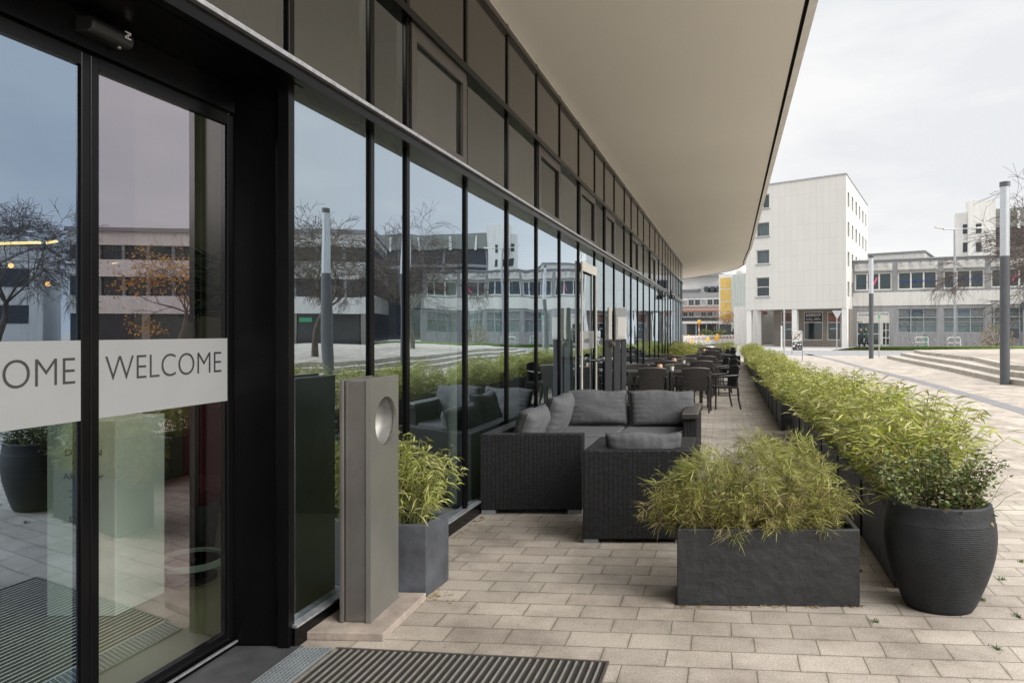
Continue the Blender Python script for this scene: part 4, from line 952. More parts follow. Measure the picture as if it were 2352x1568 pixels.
# ------------------------------------------------------------------ lounge furniture
def cushion(parent, c, w, h, t, rz=0, tilt=0, seed=0, name='cushion', lean_axis='x', puff=1.0, n=26):
    r = np.random.default_rng(seed); v = []; f = []
    ph = r.uniform(0, 6, 12)
    def disp(a, b):
        return .012*math.sin(3.1*a+ph[0]+1.3*b)*math.sin(2.6*b+ph[1])+.006*math.sin(6*a+ph[2]+2*math.sin(2*b+ph[3]))*math.sin(4.3*b+ph[7]+a)+.0035*math.sin(9*b*a+5*a+ph[4])
    for side in (1, -1):
        for i in range(n+1):
            for j in range(n+1):
                a = -1+2*i/n; b = -1+2*j/n
                pr = (max(0, 1-abs(a)**3.2)*max(0, 1-abs(b)**3.2))**.45
                sag = 1-.035*(1-abs(b)**2)*0
                cr_ = 1-.05*(abs(a)**6)*(1-abs(b))-0
                crb = 1-.06*(abs(b)**6)*(1-abs(a))
                x_ = a*w/2*(1-.03*(1-b*b)*abs(a)**8); z_ = b*h/2*(1-.05*(1-a*a)*abs(b)**8)+(.012*math.sin(4*a+ph[5]) if b > 0 else 0)*b
                gather = .010*math.sin(26*a+ph[6])*abs(b)**3+.010*math.sin(24*b+ph[7])*abs(a)**3
                y_ = side*(t/2*pr*puff+(disp(a*side, b)+gather)*pr)
                v.append((x_, y_, z_))
    n1 = n+1; o_ = n1*n1
    for i in range(n):
        for j in range(n):
            q_ = (i*n1+j, i*n1+j+1, (i+1)*n1+j+1, (i+1)*n1+j)
            f.append(q_[::1]); f.append(tuple(x+o_ for x in q_[::-1]))
    me = bpy.data.meshes.new(name); me.from_pydata(v, [], f); me.update()
    me.polygons.foreach_set('use_smooth', [True]*len(f)); me.materials.append(M['fabric'])
    o = bpy.data.objects.new(name, me); COL.objects.link(o); o.parent = parent
    o.location = tuple(Vector(c)-parent.location); o.rotation_euler = (tilt, 0, rz)
    wd_ = o.modifiers.new('weld', 'WELD'); wd_.merge_threshold = .0005
    # piping round the seam
    pm = MB(); ring_ = []
    for k in range(80):
        s_ = k/80*4; e_ = int(s_); fr_ = s_-e_
        ab = [(-1+2*fr_, -1), (1, -1+2*fr_), (1-2*fr_, 1), (-1, 1-2*fr_)][e_]
        a, b = ab
        ring_.append((a*w/2*(1-.03*(1-b*b)*abs(a)**8), 0, b*h/2*(1-.05*(1-a*a)*abs(b)**8)+(.012*math.sin(4*a+ph[5]) if b > 0 else 0)*b))
    pm.tube(ring_+[ring_[0]], .004, n=5, cap=False)
    me = bpy.data.meshes.new('piping'); me.from_pydata(pm.v, [], pm.f); me.materials.append(M['fabric']); po = bpy.data.objects.new('piping', me); COL.objects.link(po); po.parent = o
    return o
def seatpad(parent, q0, q1, y0, y1, z0, z1, name='seat_cushion'):
    o = MB().qbox(q0, q1, y0, y1, z0, z1).build(name, M['fabric'], parent, bevel=.03, seg=4); return o
ZA = .655
# left sofa along the glass
t = thing('wicker_sofa', 'black wicker sofa along the glass front with its closed end toward the camera', 'sofa', Q(-2.06, 5.587))
MB().qbox(-2.06, -1.225, 5.587, 5.69, .035, ZA).build('end_panel', M['wicker'], t, bevel=.008)
MB().qbox(-2.06, -1.93, 5.69, 7.0, .035, ZA).build('back_panel', M['wicker'], t, bevel=.008)
MB().qbox(-1.93, -1.225, 5.69, 7.0, .035, .30).build('seat_base', M['wicker'], t, bevel=.008)
seatpad(t, -1.92, -1.235, 5.70, 6.98, .302, .42)
for (q_, y_) in [(-2.055, 5.60), (-1.345, 5.60), (-2.055, 6.9), (-1.345, 6.9)]: MB().qbox(q_, q_+.115, y_, y_+.05, 0, .034).build('foot', M['galv'], t)
cs = at(1197, 975, 6.1)
cushion(t, (Q(-1.77, 6.0)[0], 6.0, .625), .66, .42, .22, rz=R(74), tilt=R(17), seed=1)
cushion(t, (Q(-1.72, 6.68)[0], 6.68, .65), .66, .46, .22, rz=R(70), tilt=R(17), seed=2)
# back sofa
t = thing('wicker_sofa', 'black wicker sofa facing the camera with two large grey back cushions', 'sofa', Q(-2.06, 7.02))
MB().qbox(-2.06, -.36, 7.95, 8.05, .035, ZA-.02).build('back_panel', M['wicker'], t, bevel=.008)
MB().qbox(-2.06, -.50, 7.02, 7.95, .035, .30).build('seat_base', M['wicker'], t, bevel=.008)
MB().qbox(-2.06, -1.95, 7.02, 7.95, .30, ZA).build('side_panel', M['wicker'], t, bevel=.008)
MB().qbox(-.50, -.36, 7.02, 7.95, .035, ZA-.06).build('arm_panel', M['wicker'], t, bevel=.008)
MB().qbox(-.515, -.345, 6.98, 7.97, ZA-.06, ZA+.005).build('armrest', M['chair_frame'], t, bevel=.012)
seatpad(t, -1.94, -1.2, 7.04, 7.93, .302, .43); seatpad(t, -1.19, -.51, 7.04, 7.93, .302, .43)
cushion(t, (XZ(1370, 7.75), 7.75, .635), .70, .40, .17, tilt=R(-14), seed=3)
cushion(t, (XZ(1521, 7.7), 7.7, .63), .74, .41, .17, tilt=R(-14), seed=4)
# armchair
t = thing('wicker_armchair', 'black wicker armchair turned away from the camera with grey cushion showing above', 'armchair', Q(-1.054, 4.82))
MB().qbox(-1.054, -.28, 4.82, 4.92, .03, ZA).build('back_panel', M['wicker'], t, bevel=.008)
MB().qbox(-1.054, -.90, 4.92, 5.46, .03, ZA).build('arm_panel', M['wicker'], t, bevel=.008)
MB().qbox(-.42, -.28, 4.92, 5.46, .03, ZA).build('arm_panel', M['wicker'], t, bevel=.008)
MB().qbox(-.90, -.42, 4.92, 5.46, .03, .30).build('seat_base', M['wicker'], t, bevel=.008)
seatpad(t, -.89, -.43, 4.93, 5.48, .302, .42)
for (q_, y_) in [(-1.05, 4.835), (-.40, 4.835), (-1.05, 5.4), (-.40, 5.4)]: MB().qbox(q_, q_+.105, y_, y_+.04, 0, .029).build('foot', M['galv'], t)
cushion(t, (XZ(1478, 5.0), 5.02, .57), .56, .40, .15, tilt=R(10), seed=5)

# ------------------------------------------------------------------ dining set
def make_chair(label):
    t = thing('wicker_chair', label, 'chair', (0, 0, 0), group='wicker dining chairs on the terrace')
    # chair faces +y (back at y=-.22)
    m = MB(); n = 10; back = []
    for k in range(2):
        for i in range(n+1):
            a = -1+2*i/n
            for j in range(7):
                u = j/6; z = .40+.42*u; wd = .225+.03*u
                back.append((a*wd, -.22-.06*u+.045*(a*a)+(.0 if k == 0 else .022), z-.018*a*a*u*1.5))
    m.v = back; s_ = (n+1)*7
    for i in range(n):
        for j in range(6):
            q_ = (i*7+j, (i+1)*7+j, (i+1)*7+j+1, i*7+j+1)
            m.f.append(q_); m.f.append(tuple(x+s_ for x in q_[::-1]))
    for i in range(n): m.f.append((i*7+6, (i+1)*7+6, s_+(i+1)*7+6, s_+i*7+6)); m.f.append((i*7, s_+i*7, s_+(i+1)*7, (i+1)*7))
    for j in range(6): m.f.append((j, j+1, s_+j+1, s_+j)); m.f.append((n*7+j, s_+n*7+j, s_+n*7+j+1, n*7+j+1))
    m.build('backrest', M['wicker_br'], t, smooth=False)
    MB().tube([((-1+.2*i)*.256, -.27+.045*(-1+.2*i)**2, .828-.027*(-1+.2*i)**2) for i in range(11)], .013, n=6).build('top_rail', M['rail'], t, smooth=True)
    MB().box(-.23, .23, -.20, .24, .40, .44).build('seat', M['wicker_br'], t, bevel=.01)
    for sx in (-1, 1):
        MB().tube([(sx*.24, -.20, .42), (sx*.235, -.215, .2), (sx*.235, -.26, 0)], [.019, .018, .015], n=6).build('leg', M['chair_frame'], t)
        MB().tube([(sx*.245, .22, .62), (sx*.24, .22, .42), (sx*.235, .225, 0)], [.018, .018, .015], n=6).build('leg', M['chair_frame'], t)
        m = MB().tube([(sx*.25, -.235, .66), (sx*.262, -.1, .648), (sx*.262, .15, .632), (sx*.255, .25, .61)], [.016, .022, .022, .017], n=6)
        m.build('armrest', M['chair_frame'], t, smooth=True)
        MB().tube([(sx*.235, -.2, .27), (sx*.235, .22, .27)], .010, n=5).build('stretcher', M['chair_frame'], t)
    return t
def make_table(label):
    t = thing('dining_table', label, 'table', (0, 0, 0), group='dark dining tables on the terrace')
    MB().box(-.385, .385, -.33, .33, .70, .737).build('tabletop', M['tabletop'], t, bevel=.004)
    m = MB(); 
    for i in range(6): y = -.31+i*.105; m.box(-.36, .36, y, y+.09, .738, .745)
    m.build('top_slats', M['tabletop'], t)
    MB().box(-.33, .33, -.31, -.285, .63, .70).build('apron', M['chair_frame'], t); MB().box(-.33, .33, .285, .31, .63, .70).build('apron', M['chair_frame'], t)
    for sx in (-1, 1):
        for sy in (-1, 1): MB().box(sx*.36-.025, sx*.36+.025, sy*.305-.025, sy*.305+.025, 0, .70).build('leg', M['chair_frame'], t)
    return t
tab0 = chair0 = None
setsY = [13.15, 16.1, 18.95, 24.3, 27.9]
names = ['nearest', 'second', 'third', 'fourth', 'farthest']
def put_chair(x, y, rz, lab):
    global chair0
    if chair0 is None:
        chair0 = make_chair(lab); chair0.location = (x, y, 0); chair0.rotation_euler = (0, 0, rz)
    else: dup(chair0, (x, y, 0), rz, lab)
def put_table(x, y, lab):
    global tab0
    if tab0 is None: tab0 = make_table(lab); tab0.location = (x, y, 0)
    else: dup(tab0, (x, y, 0), 0, lab)
for i, Y_ in enumerate(setsY):
    for side, qc in (('path side', -.87), ('glass side', -1.67)):
        if side == 'glass side' and i >= 3: continue
        x_ = qc+SL*Y_
        put_table(x_, Y_, '%s dark table in the %s column of tables' % (names[i], side))
        put_chair(x_+(-.02 if i else .0), Y_-.42, 0, 'wicker chair on the near side of the %s table, %s column' % (names[i], side))
        put_chair(x_-.03, Y_+.45, math.pi, 'wicker chair on the far side of the %s table, %s column' % (names[i], side))
    x_ = -.87+SL*Y_
    put_chair(x_+.74, Y_+.12, R(92), 'wicker chair at the path end of the %s table, seen from the side' % names[i])
    if i == 1 or i == 3: put_chair(x_+.78, Y_+.85, R(88), 'wicker chair standing sideways just beyond the %s table' % names[i])
    if i == 3: put_chair(x_-.80, Y_+.1, R(-92), 'wicker chair at the glass end of the fourth table, facing right')
def candle(x_, y_, lab, k=1.0):
    t = thing('candle_holder', lab, 'candle holder', (x_, y_, .745))
    MB().lathe([(.035, .745), (.055, .785), (.06, .82), (.045, .865), (.04, .865), (.05, .82), (.03, .76)], (x_, y_, 0), 10).build('glass_shade', M['terracotta'], t)
    MB().tube([(x_, y_, .75), (x_, y_, .80)], .02).build('candle', M['white_paint'], t)
p_ = at(1515, 850, 13.1); candle(p_[0], 13.1, 'rose ribbed candle holder on the nearest glass side table')
p_ = at(1548, 833, 16.0); candle(p_[0], 16.0, 'pale candle holder on the second glass side table')
p_ = at(1617, 806, 24.2); candle(p_[0], 24.2, 'candle holder on the fourth table far along the terrace')
def tableplant(x_, y_, lab):
    t = thing('table_plant', lab, 'plant', (x_, y_, .745))
    MB().lathe([(.035, .745), (.045, .815), (.04, .815), (.035, .80)], (x_, y_, 0), 12).build('pot', M['white_paint'], t)
    r = np.random.default_rng(int(y_*10)); nb = 26
    o = blades('leaves', np.tile(np.array([[0, 0, .06]]), (nb, 1)), np.column_stack([r.normal(size=nb), r.normal(size=nb), r.uniform(.4, 1.5, nb)]), r.uniform(.07, .13, nb), np.full(nb, .012), .4, M['box'], t, seg=2)
p_ = at(1543, 847, 13.2); tableplant(p_[0], 13.2, 'small green plant in white pot on the nearest table')
p_ = at(1570, 830, 16.1); tableplant(p_[0], 16.1, 'small green plant in white pot on the second table')

# menu stand beside the glass door
ym = 9.9
t = thing('menu_stand', 'dark menu stand with two lit grey display cases beside the glass door', 'menu stand', (XZ(1415, ym), ym, 0))
for (x0, x1) in [(1390, 1405), (1410, 1424), (1427, 1438)]:
    MB().box(XZ(x0, ym), XZ(x1, ym), ym-.03, ym+.05, 0, ZZ(781, ym)).build('post', simple('anthracite_board', (.035, .036, .042), rough=.5), t, bevel=.003)
MB().box(XZ(1396, ym), XZ(1404, ym), ym-.06, ym+.05, ZZ(779, ym), ZZ(706, ym)).build('display_case', M['fascia'], t, bevel=.008)
c_ = MB().box(XZ(1413, ym), XZ(1437, ym), ym-.06, ym+.05, ZZ(779, ym), ZZ(706, ym)).build('display_case', M['fascia'], t, bevel=.01)
MB().box(XZ(1417, ym), XZ(1434, ym), ym-.066, ym-.06, ZZ(773, ym), ZZ(728, ym)).build('menu_sheet', M['white_paint'], t)
MB().box(XZ(1413, ym), XZ(1437, ym), ym-.064, ym-.06, ZZ(727, ym), ZZ(707, ym)).build('case_header', M['sign_grey'], t)
m = MB(); cx_ = XZ(1406, ym); zz = ZZ(790, ym); s_ = .045
m.v = [(cx_-s_, ym-.035, zz-s_), (cx_+s_, ym-.035, zz-s_), (cx_+s_, ym-.035, zz+s_), (cx_-s_, ym-.035, zz+s_), (cx_, ym-.075, zz)]; m.f = [(0, 1, 4), (1, 2, 4), (2, 3, 4), (3, 0, 4), (3, 2, 1, 0)]
m.build('pyramid_cap', M['bronze'], t)

# ------------------------------------------------------------------ distant buildings
class Fr:
    def __init__(s, p0, p1):
        s.p = Vector(p0); s.l = (Vector(p1)-s.p).length; s.d = (Vector(p1)-s.p)/s.l
        n = Vector((s.d.y, -s.d.x)); s.n = n
        if (s.p+s.d*s.l/2).dot(n) > 0: s.n = -n     # outward: toward the camera
    def P(s, a, z, o=0): q = s.p+s.d*a+s.n*o; return (q.x, q.y, z)
    def s_of(s, px):
        u = (px-PX)/F   # X = u*Y
        # p.x + d.x a = u (p.y + d.y a)
        return (u*s.p.y-s.p.x)/(s.d.x-u*s.d.y)
    def z_of(s, px, py):
        a = s.s_of(px); Y = s.p.y+s.d.y*a; return ZZ(py, Y)
    def box(s, m, a0, a1, z0, z1, o0, o1):
        r = [s.P(a0, 0, o1), s.P(a1, 0, o1), s.P(a1, 0, o0), s.P(a0, 0, o0)]
        if s.d.cross(s.n) > 0: r = r[::-1]
        return m.hexa([(q[0], q[1], z0) for q in r]+[(q[0], q[1], z1) for q in r])
    def wall(s, m, A0, A1, Z0, Z1, holes, rev=.18):
        xs = sorted(set([A0, A1]+[h[0] for h in holes]+[h[1] for h in holes])); zs = sorted(set([Z0, Z1]+[h[2] for h in holes]+[h[3] for h in holes]))
        flip = s.d.cross(s.n) > 0
        def F_(pts): m.face(pts[::-1] if flip else pts)
        for i in range(len(xs)-1):
            for j in range(len(zs)-1):
                cx, cz = (xs[i]+xs[i+1])/2, (zs[j]+zs[j+1])/2
                if any(h[0] < cx < h[1] and h[2] < cz < h[3] for h in holes): continue
                F_([s.P(xs[i], zs[j]), s.P(xs[i+1], zs[j]), s.P(xs[i+1], zs[j+1]), s.P(xs[i], zs[j+1])])
        for (a0, a1, z0, z1) in holes:
            F_([s.P(a0, z0, -rev), s.P(a1, z0, -rev), s.P(a1, z0), s.P(a0, z0)]); F_([s.P(a0, z1), s.P(a1, z1), s.P(a1, z1, -rev), s.P(a0, z1, -rev)])
            F_([s.P(a0, z0, -rev), s.P(a0, z0), s.P(a0, z1), s.P(a0, z1, -rev)]); F_([s.P(a1, z0), s.P(a1, z0, -rev), s.P(a1, z1, -rev), s.P(a1, z1)])
        return m
    def window(s, parent, a0, a1, z0, z1, inner, frame, rev=.18, fw=.06, nx=1, nz=0, glass=True, sill=None, name='window'):
        m = MB()
        s.box(m, a0, a1, z0, z0+fw, -rev+.02, -rev+.07); s.box(m, a0, a1, z1-fw, z1, -rev+.02, -rev+.07)
        for i in range(nx+1):
            c = a0+fw/2+(a1-a0-fw)*i/nx; s.box(m, c-fw/2, c+fw/2, z0+fw, z1-fw, -rev+.02, -rev+.07)
        for i in range(nz): c = z0+(z1-z0)*(i+1)/(nz+1); s.box(m, a0+fw, a1-fw, c-fw/2, c+fw/2, -rev+.021, -rev+.068)
        w_ = m.build(name, frame, parent)
        m = MB(); flip = s.d.cross(s.n) > 0; pts_ = [s.P(a0, z0, -rev-.06), s.P(a1, z0, -rev-.06), s.P(a1, z1, -rev-.06), s.P(a0, z1, -rev-.06)]
        o_ = m.face(pts_[::-1] if flip else pts_).build('room_behind', inner, None, origin=parent.location); o_.location = (0, 0, 0); o_.parent = w_
        if glass:
            m = MB(); pts_ = [s.P(a0+fw, z0+fw, -rev+.04), s.P(a1-fw, z0+fw, -rev+.04), s.P(a1-fw, z1-fw, -rev+.04), s.P(a0+fw, z1-fw, -rev+.04)]
            o_ = m.face(pts_[::-1] if flip else pts_).build('pane', M['win_glass'], None, origin=parent.location); o_.location = (0, 0, 0); o_.parent = w_
        if sill:
            m = MB(); s.box(m, a0-.08, a1+.08, z0-.09, z0-.01, -.02, .08); o_ = m.build('sill', sill, None, origin=parent.location); o_.location = (0, 0, 0); o_.parent = w_
        return w_

# white panel building
A = (XZ(1713, 67), 67); Bc = (XZ(1943.6, 61), 61); Cc = (XZ(1992.5, 76.4), 76.4)
Z0w, Z1w = 3.55, 15.5
W = thing('white_panel_building', 'tall white panel clad building on slim columns above a barbershop', 'building', (A[0], A[1], 0))
fr = Fr(A, Bc); fs = Fr(Bc, Cc)
fs.n = Vector((fs.d.y, -fs.d.x))
holes = []
for (y0, y1_) in [(447, 479), (511, 543), (574, 606), (637, 681)]:
    a0, a1 = fr.s_of(1737), fr.s_of(1767); holes.append((a0, a1, fr.z_of(1752, y1_), fr.z_of(1752, y0)))
m = fr.wall(MB(), 0, fr.l, Z0w, Z1w, holes)
sh = []
for rowi in range(4):
    for (x0, x1, yt, yb) in [(1947, 1951, 439, 475), (1956.5, 1960, 450, 485), (1965, 1968.5, 461, 495), (1973, 1976, 472, 503), (1980.5, 1983.5, 482, 512), (1987.5, 1990, 491, 521)]:
        a0, a1 = fs.s_of(x0), fs.s_of(x1); Yc = fs.p.y+fs.d.y*a0
        zt = ZZ(yt, Yc)-rowi*2.72; zb = zt-1.35
        if zb > Z0w+.3: sh.append((a0, a1, zb, zt))
fs.wall(m, 0, fs.l, Z0w, Z1w, sh)
back = [fr.P(0, 0, -14), fs.P(fs.l, 0, 0)]
m.face([fr.P(0, Z0w), fr.P(0, Z1w), fr.P(0, Z1w, -14), fr.P(0, Z0w, -14)])
m.build('wall', M['white_panel'], W)
m = MB().face([fr.P(0, Z1w-.01), fr.P(fr.l, Z1w-.01), fs.P(fs.l, Z1w-.01), fr.P(0, Z1w-.01, -14)]); m.build('roof', M['grey_paint'], W)
m = MB(); fr.box(m, -.05, fr.l+.05, Z1w, Z1w+.12, -.25, .06); fs.box(m, .0, fs.l, Z1w, Z1w+.12, -.25, .06); m.build('parapet_cap', M['sign_grey'], W)
MB().face([fr.P(0, Z0w), fr.P(fr.l, Z0w), fs.P(fs.l, Z0w), fr.P(0, Z0w, -14)][::-1]).build('underside', M['white_paint'], W)
for i, (a0, a1, z0, z1) in enumerate(holes):
    fr.window(W, a0, a1, z0, z1, M['curtain'] if i in (1, 2) else M['dark_win'], M['white_paint'], nx=2 if i == 0 else 1, nz=1 if i == 3 else 0, sill=M['sign_grey'])
for (a0, a1, z0, z1) in sh: fs.window(W, a0, a1, z0, z1, M['dark_win'], M['mid_grey'], glass=False)
for px_, o_ in [(1719.5, 0), (1824, 0), (1939, 0), (1737, -3)]:
    f_ = fr; a0 = fr.s_of(px_) if o_ == 0 else fr.s_of(1737)-.9
    m = MB(); fr.box(m, max(0, a0-.23), a0+.23, 0, Z0w, o_-.5, o_-.05); m.build('column', M['white_paint'], W, bevel=.01)
# recessed shopfront
off = 2.6
pr0 = Vector(fr.P(0, 0, -off)[:2]); pr1 = Vector(fr.P(fr.l, 0, -off)[:2])
f2 = Fr(tuple(pr0), tuple(pr1)); f2.n = fr.n
sa = f2.s_of(1777); sb = f2.s_of(1951)
hs = []
for (x0, x1) in [(1793, 1835), (1846, 1890), (1900, 1931)]:
    hs.append((f2.s_of(x0), f2.s_of(x1), f2.z_of((x0+x1)/2, 781), f2.z_of((x0+x1)/2, 716)))
m = f2.wall(MB(), sa, sb, 0, Z0w+.1, hs, rev=.12); m.face([f2.P(sa, 0), f2.P(sa, Z0w+.1), f2.P(sa-.2, Z0w+.1, -9), f2.P(sa-.2, 0, -9)]); 
e_ = f2.P(sb, 0); m.face([f2.P(sb, 0), (fs.P(9, 0)[0]+.5, fs.P(9, 0)[1], 0), (fs.P(9, 0)[0]+.5, fs.P(9, 0)[1], Z0w), f2.P(sb, Z0w)])
m.build('ground_floor_wall', M['brick_wall'], W)
for i, h in enumerate(hs):
    zm = h[3]-(h[3]-h[2])*.36
    wn = f2.window(W, h[0], h[1], h[2], h[3], M['dark_win'], M['white_paint'], rev=.12, fw=.07)
    m = MB(); f2.box(m, h[0]+.07, h[1]-.07, zm, h[3]-.07, -.09, -.06); o = m.build('shop_poster', M['poster'], W)
    m = MB(); f2.box(m, h[0]+.07, h[1]-.07, zm-.07, zm, -.09, -.04); o = m.build('window_bar', M['white_paint'], W)
h = hs[1]; xd = f2.d if True else None
zc = h[3]-.33
c_ = f2.P((h[0]+h[1])/2, zc, -.045)
m = MB(); f2.box(m, h[0]+.07, h[1]-.07, h[3]-(h[3]-h[2])*.34, h[3]-.07, -.06, -.052); m.build('sign_board', M['dark_txt'], W)
text_world('BARBERSHOP', 'lettering', M['white_txt'], (c_[0], c_[1], zc-.12), (f2.d.x, f2.d.y, 0), .28, 1.35, parent=W, ploc=W.location, align='CENTER')
text_world('ﺔﻴﻟﺎﺟﺭ ﺔﻗﻼﺣ', 'lettering', M['white_txt'], (c_[0], c_[1], zc-.52), (f2.d.x, f2.d.y, 0), .30, 1.35, parent=W, ploc=W.location, align='CENTER')
for i in (0, 2):
    h = hs[i]; c_ = f2.P((h[0]+h[1])/2, h[2]+1.0, -.05)
    text_world('BARBERSHOP', 'lettering', M['white_txt'], (c_[0], c_[1], h[2]+1.0), (f2.d.x, f2.d.y, 0), .14, .7, parent=W, ploc=W.location, align='CENTER')
# small shop beyond the columns
t = thing('corner_shop', 'small pale shop with red awning seen between the white columns', 'shop', (XZ(1745, 76), 76, 0))
fsq = Fr((XZ(1742, 74), 74), (XZ(1778, 76), 76))
m = MB(); fsq.box(m, 0, fsq.l, 0, 4.2, -3, 0); m.build('wall', M['white_concrete'], t)
m = MB(); fsq.box(m, .25, 1.0, .9, 3.0, .0, .03); m.build('poster', M['white_paint'], t)
m = MB(); fsq.box(m, .45, .75, 1.4, 2.6, .03, .04); m.build('printed_figure', M['dark_txt'], t)
m = MB(); fsq.box(m, -.3, .9, 3.3, 3.75, 0, .6); m.build('awning', M['red'], t, bevel=.1)

# concrete medical building
CB = thing('concrete_medical_building', 'two storey grey concrete building with white panels and long window bands', 'building', (32.3, 65, 0))
fc = Fr((32.0, 65.1), (50.4, 55.9))
sx = [fc.s_of(1957), fc.s_of(2055.5), fc.s_of(2160), fc.s_of(2269)]
bw = sx[3]-sx[2]; sx.append(sx[3]+bw)
sx.append(sx[-1]+bw); fc.l = sx[-1]+.3
nbay = len(sx)-1
pw = .22; holes = []; up = []; lo = []
for i in range(nbay):
    a0, a1 = sx[i]+pw, sx[i+1]-pw
    up.append((a0, a1, 5.3, 6.98))
    if i == 0: lo.append((a0+.2, a1-.2, .15, 3.35))
    else: lo.append((a0, a1, 1.32, 3.55))
m = fc.wall(MB(), -.15, fc.l, 0, 8.1, up+lo, rev=.2)
fe = Vector(fc.P(fc.l, 0)[:2]); m.face([fc.P(fc.l, 0), fc.P(fc.l, 0, -15), fc.P(fc.l, 8.1, -15), fc.P(fc.l, 8.1)]); m.face([fc.P(-.15, 0), fc.P(-.15, 8.1), fc.P(-.15, 8.1, -15), fc.P(-.15, 0, -15)])
m.build('wall', M['concrete'], CB)
MB().face([fc.P(-.15, 8.09), fc.P(fc.l, 8.09), fc.P(fc.l, 8.09, -15), fc.P(-.15, 8.09, -15)]).build('roof', M['grey_paint'], CB)
m = MB(); fc.box(m, -.2, fc.l+.05, 8.1, 8.2, -.3, .1); m.build('parapet_cap', M['sign_grey'], CB)
for i in range(nbay):
    a0, a1 = sx[i]+pw, sx[i+1]-pw
    m = MB(); fc.box(m, a0, a1, 7.15, 7.82, .0, .03); m.build('white_panel', M['white_concrete'], CB)
    for k in range(4):
        c = a0+(a1-a0)*(k+.35)/4; m = MB(); fc.box(m, c-.04, c+.04, 7.75, 7.98, .03, .35); m.hexa([fc.P(c-.16, 7.45, .3), fc.P(c+.16, 7.45, .3), fc.P(c+.16, 7.45, .55), fc.P(c-.16, 7.45, .55), fc.P(c-.05, 7.75, .3), fc.P(c+.05, 7.75, .3), fc.P(c+.05, 7.75, .42), fc.P(c-.05, 7.75, .42)])
        m.build('floodlight', M['mid_grey'], CB)
    fc.window(CB, a0, a1, 5.3, 6.98, M['teal_win'], M['white_paint'], rev=.2, fw=.13, nx=3)
    m = MB()
    for k in range(7): fc.box(m, a0+.15, a1-.15, 5.5+k*.2, 5.53+k*.2, -.15, -.145)
    m.build('window_film', M['dark_win'], CB)
m = MB(); fc.box(m, sx[0]+.05, sx[-1], 3.85, 5.1, 0, .06); m.build('white_band', M['white_concrete'], CB)
m = MB()
for i in range(1, nbay):
    a0, a1 = sx[i]+pw, sx[i+1]-pw
    fc.window(CB, a0, a1, 1.32, 3.55, simple('pale_blind', (.42, .45, .44), rough=.7, var=.08), M['sign_grey'], rev=.15, fw=.09, nx=3)
    m = MB(); fc.box(m, a0+.05, a1-.05, 2.70, 2.80, -.13, -.05); m.build('window_bar', M['sign_grey'], CB)
    m = MB()
    for k in range(3):
        s0, s1 = [(a0+.1, a0+(a1-a0)*.29), (a0+(a1-a0)*.36, a0+(a1-a0)*.64), (a0+(a1-a0)*.7, a1-.12)][k]
        if k != 1:
            for z_ in (2.9, 3.08, 3.26): fc.box(m, s0, s1, z_, z_+.10, -.11, -.10)
        for z_, th in ((2.45, .04), (2.25, .10), (2.05, .07), (2.62, .02)): fc.box(m, s0, s1, z_, z_+th, -.11, -.10)
    m.build('window_film', M['mid_grey'], CB)
    c_ = fc.P((a0+a1)/2-.1, 3.12, -.08)
    text_world('Urologie am Nordkopf', 'lettering', M['blue_txt'], c_, (fc.d.x, fc.d.y, 0), .22, 1.45, parent=CB, ploc=CB.location, align='CENTER')
for i, s_, wd in [(1, 'www. zahnaerzte-', 3.0), (2, 'am-nordkopf.de', 2.9)]:
    a0, a1 = sx[i]+pw, sx[i+1]-pw; c_ = fc.P((a0+a1)/2, 5.98, -.07)
    text_world(s_, 'lettering', M['blue_txt'], c_, (fc.d.x, fc.d.y, 0), .32, wd, parent=CB, ploc=CB.location, align='CENTER')
for i in (0, 3):
    a0, a1 = sx[i]+pw, sx[i+1]-pw; c = (a0+a1)/2
    m = MB(); m.hexa([fc.P(c-.1, 5.75, -.08), fc.P(c+.05, 5.75, -.08), fc.P(c+.05, 5.75, -.06), fc.P(c-.1, 5.75, -.06), fc.P(c+.25, 6.5, -.08), fc.P(c+.4, 6.5, -.08), fc.P(c+.4, 6.5, -.06), fc.P(c+.25, 6.5, -.06)]); m.build('emblem', M['pink'], CB)
    m = MB(); fc.box(m, a0+.2, c-.2, 6.1, 6.14, -.08, -.07); m.build('emblem_line', M['blue_txt'], CB)
# entrance bay
a0, a1 = sx[0]+pw+.2, sx[1]-pw-.2
m = MB(); fc.box(m, a0, a1, 2.35, 3.35, -.12, -.04); m.build('sign_board', M['fascia'], CB)
c_ = fc.P(a0+.15, 2.95, -.03); text_world('Ärztehaus', 'lettering', M['blue_txt'], c_, (fc.d.x, fc.d.y, 0), .26, 1.1, parent=CB, ploc=CB.location)
c_ = fc.P(a1-1.3, 2.95, -.03); text_world('am Nordkopf', 'lettering', M['blue_txt'], c_, (fc.d.x, fc.d.y, 0), .26, 1.2, parent=CB, ploc=CB.location)
fc.window(CB, a0, a0+1.1, .15, 2.3, M['teal_win'], M['white_paint'], rev=.16, nx=1, nz=1, name='glass_door')
fc.window(CB, a0+1.25, a0+2.0, .15, 2.3, M['teal_win'], M['white_paint'], rev=.16, nx=1, nz=1, name='glass_door')
fc.window(CB, a0+2.1, a1, .15, 2.3, M['teal_win'], M['white_paint'], rev=.16, nx=2, nz=2, name='glass_door')
m = MB(); rr = random.Random(9)
for k in range(16):
    s_ = sx[1]+.5+rr.random()*6; z_ = .45+rr.random()*.5; q_ = [fc.P(s_, z_, .012)]
    for j in range(5): s_ += rr.uniform(-.22, .3); z_ = min(1.15, max(.3, z_+rr.uniform(-.3, .3))); q_.append(fc.P(s_, z_, .012))
    m.tube(q_, .014, n=3)
m.build('chalk_graffiti', M['white_concrete'], CB)

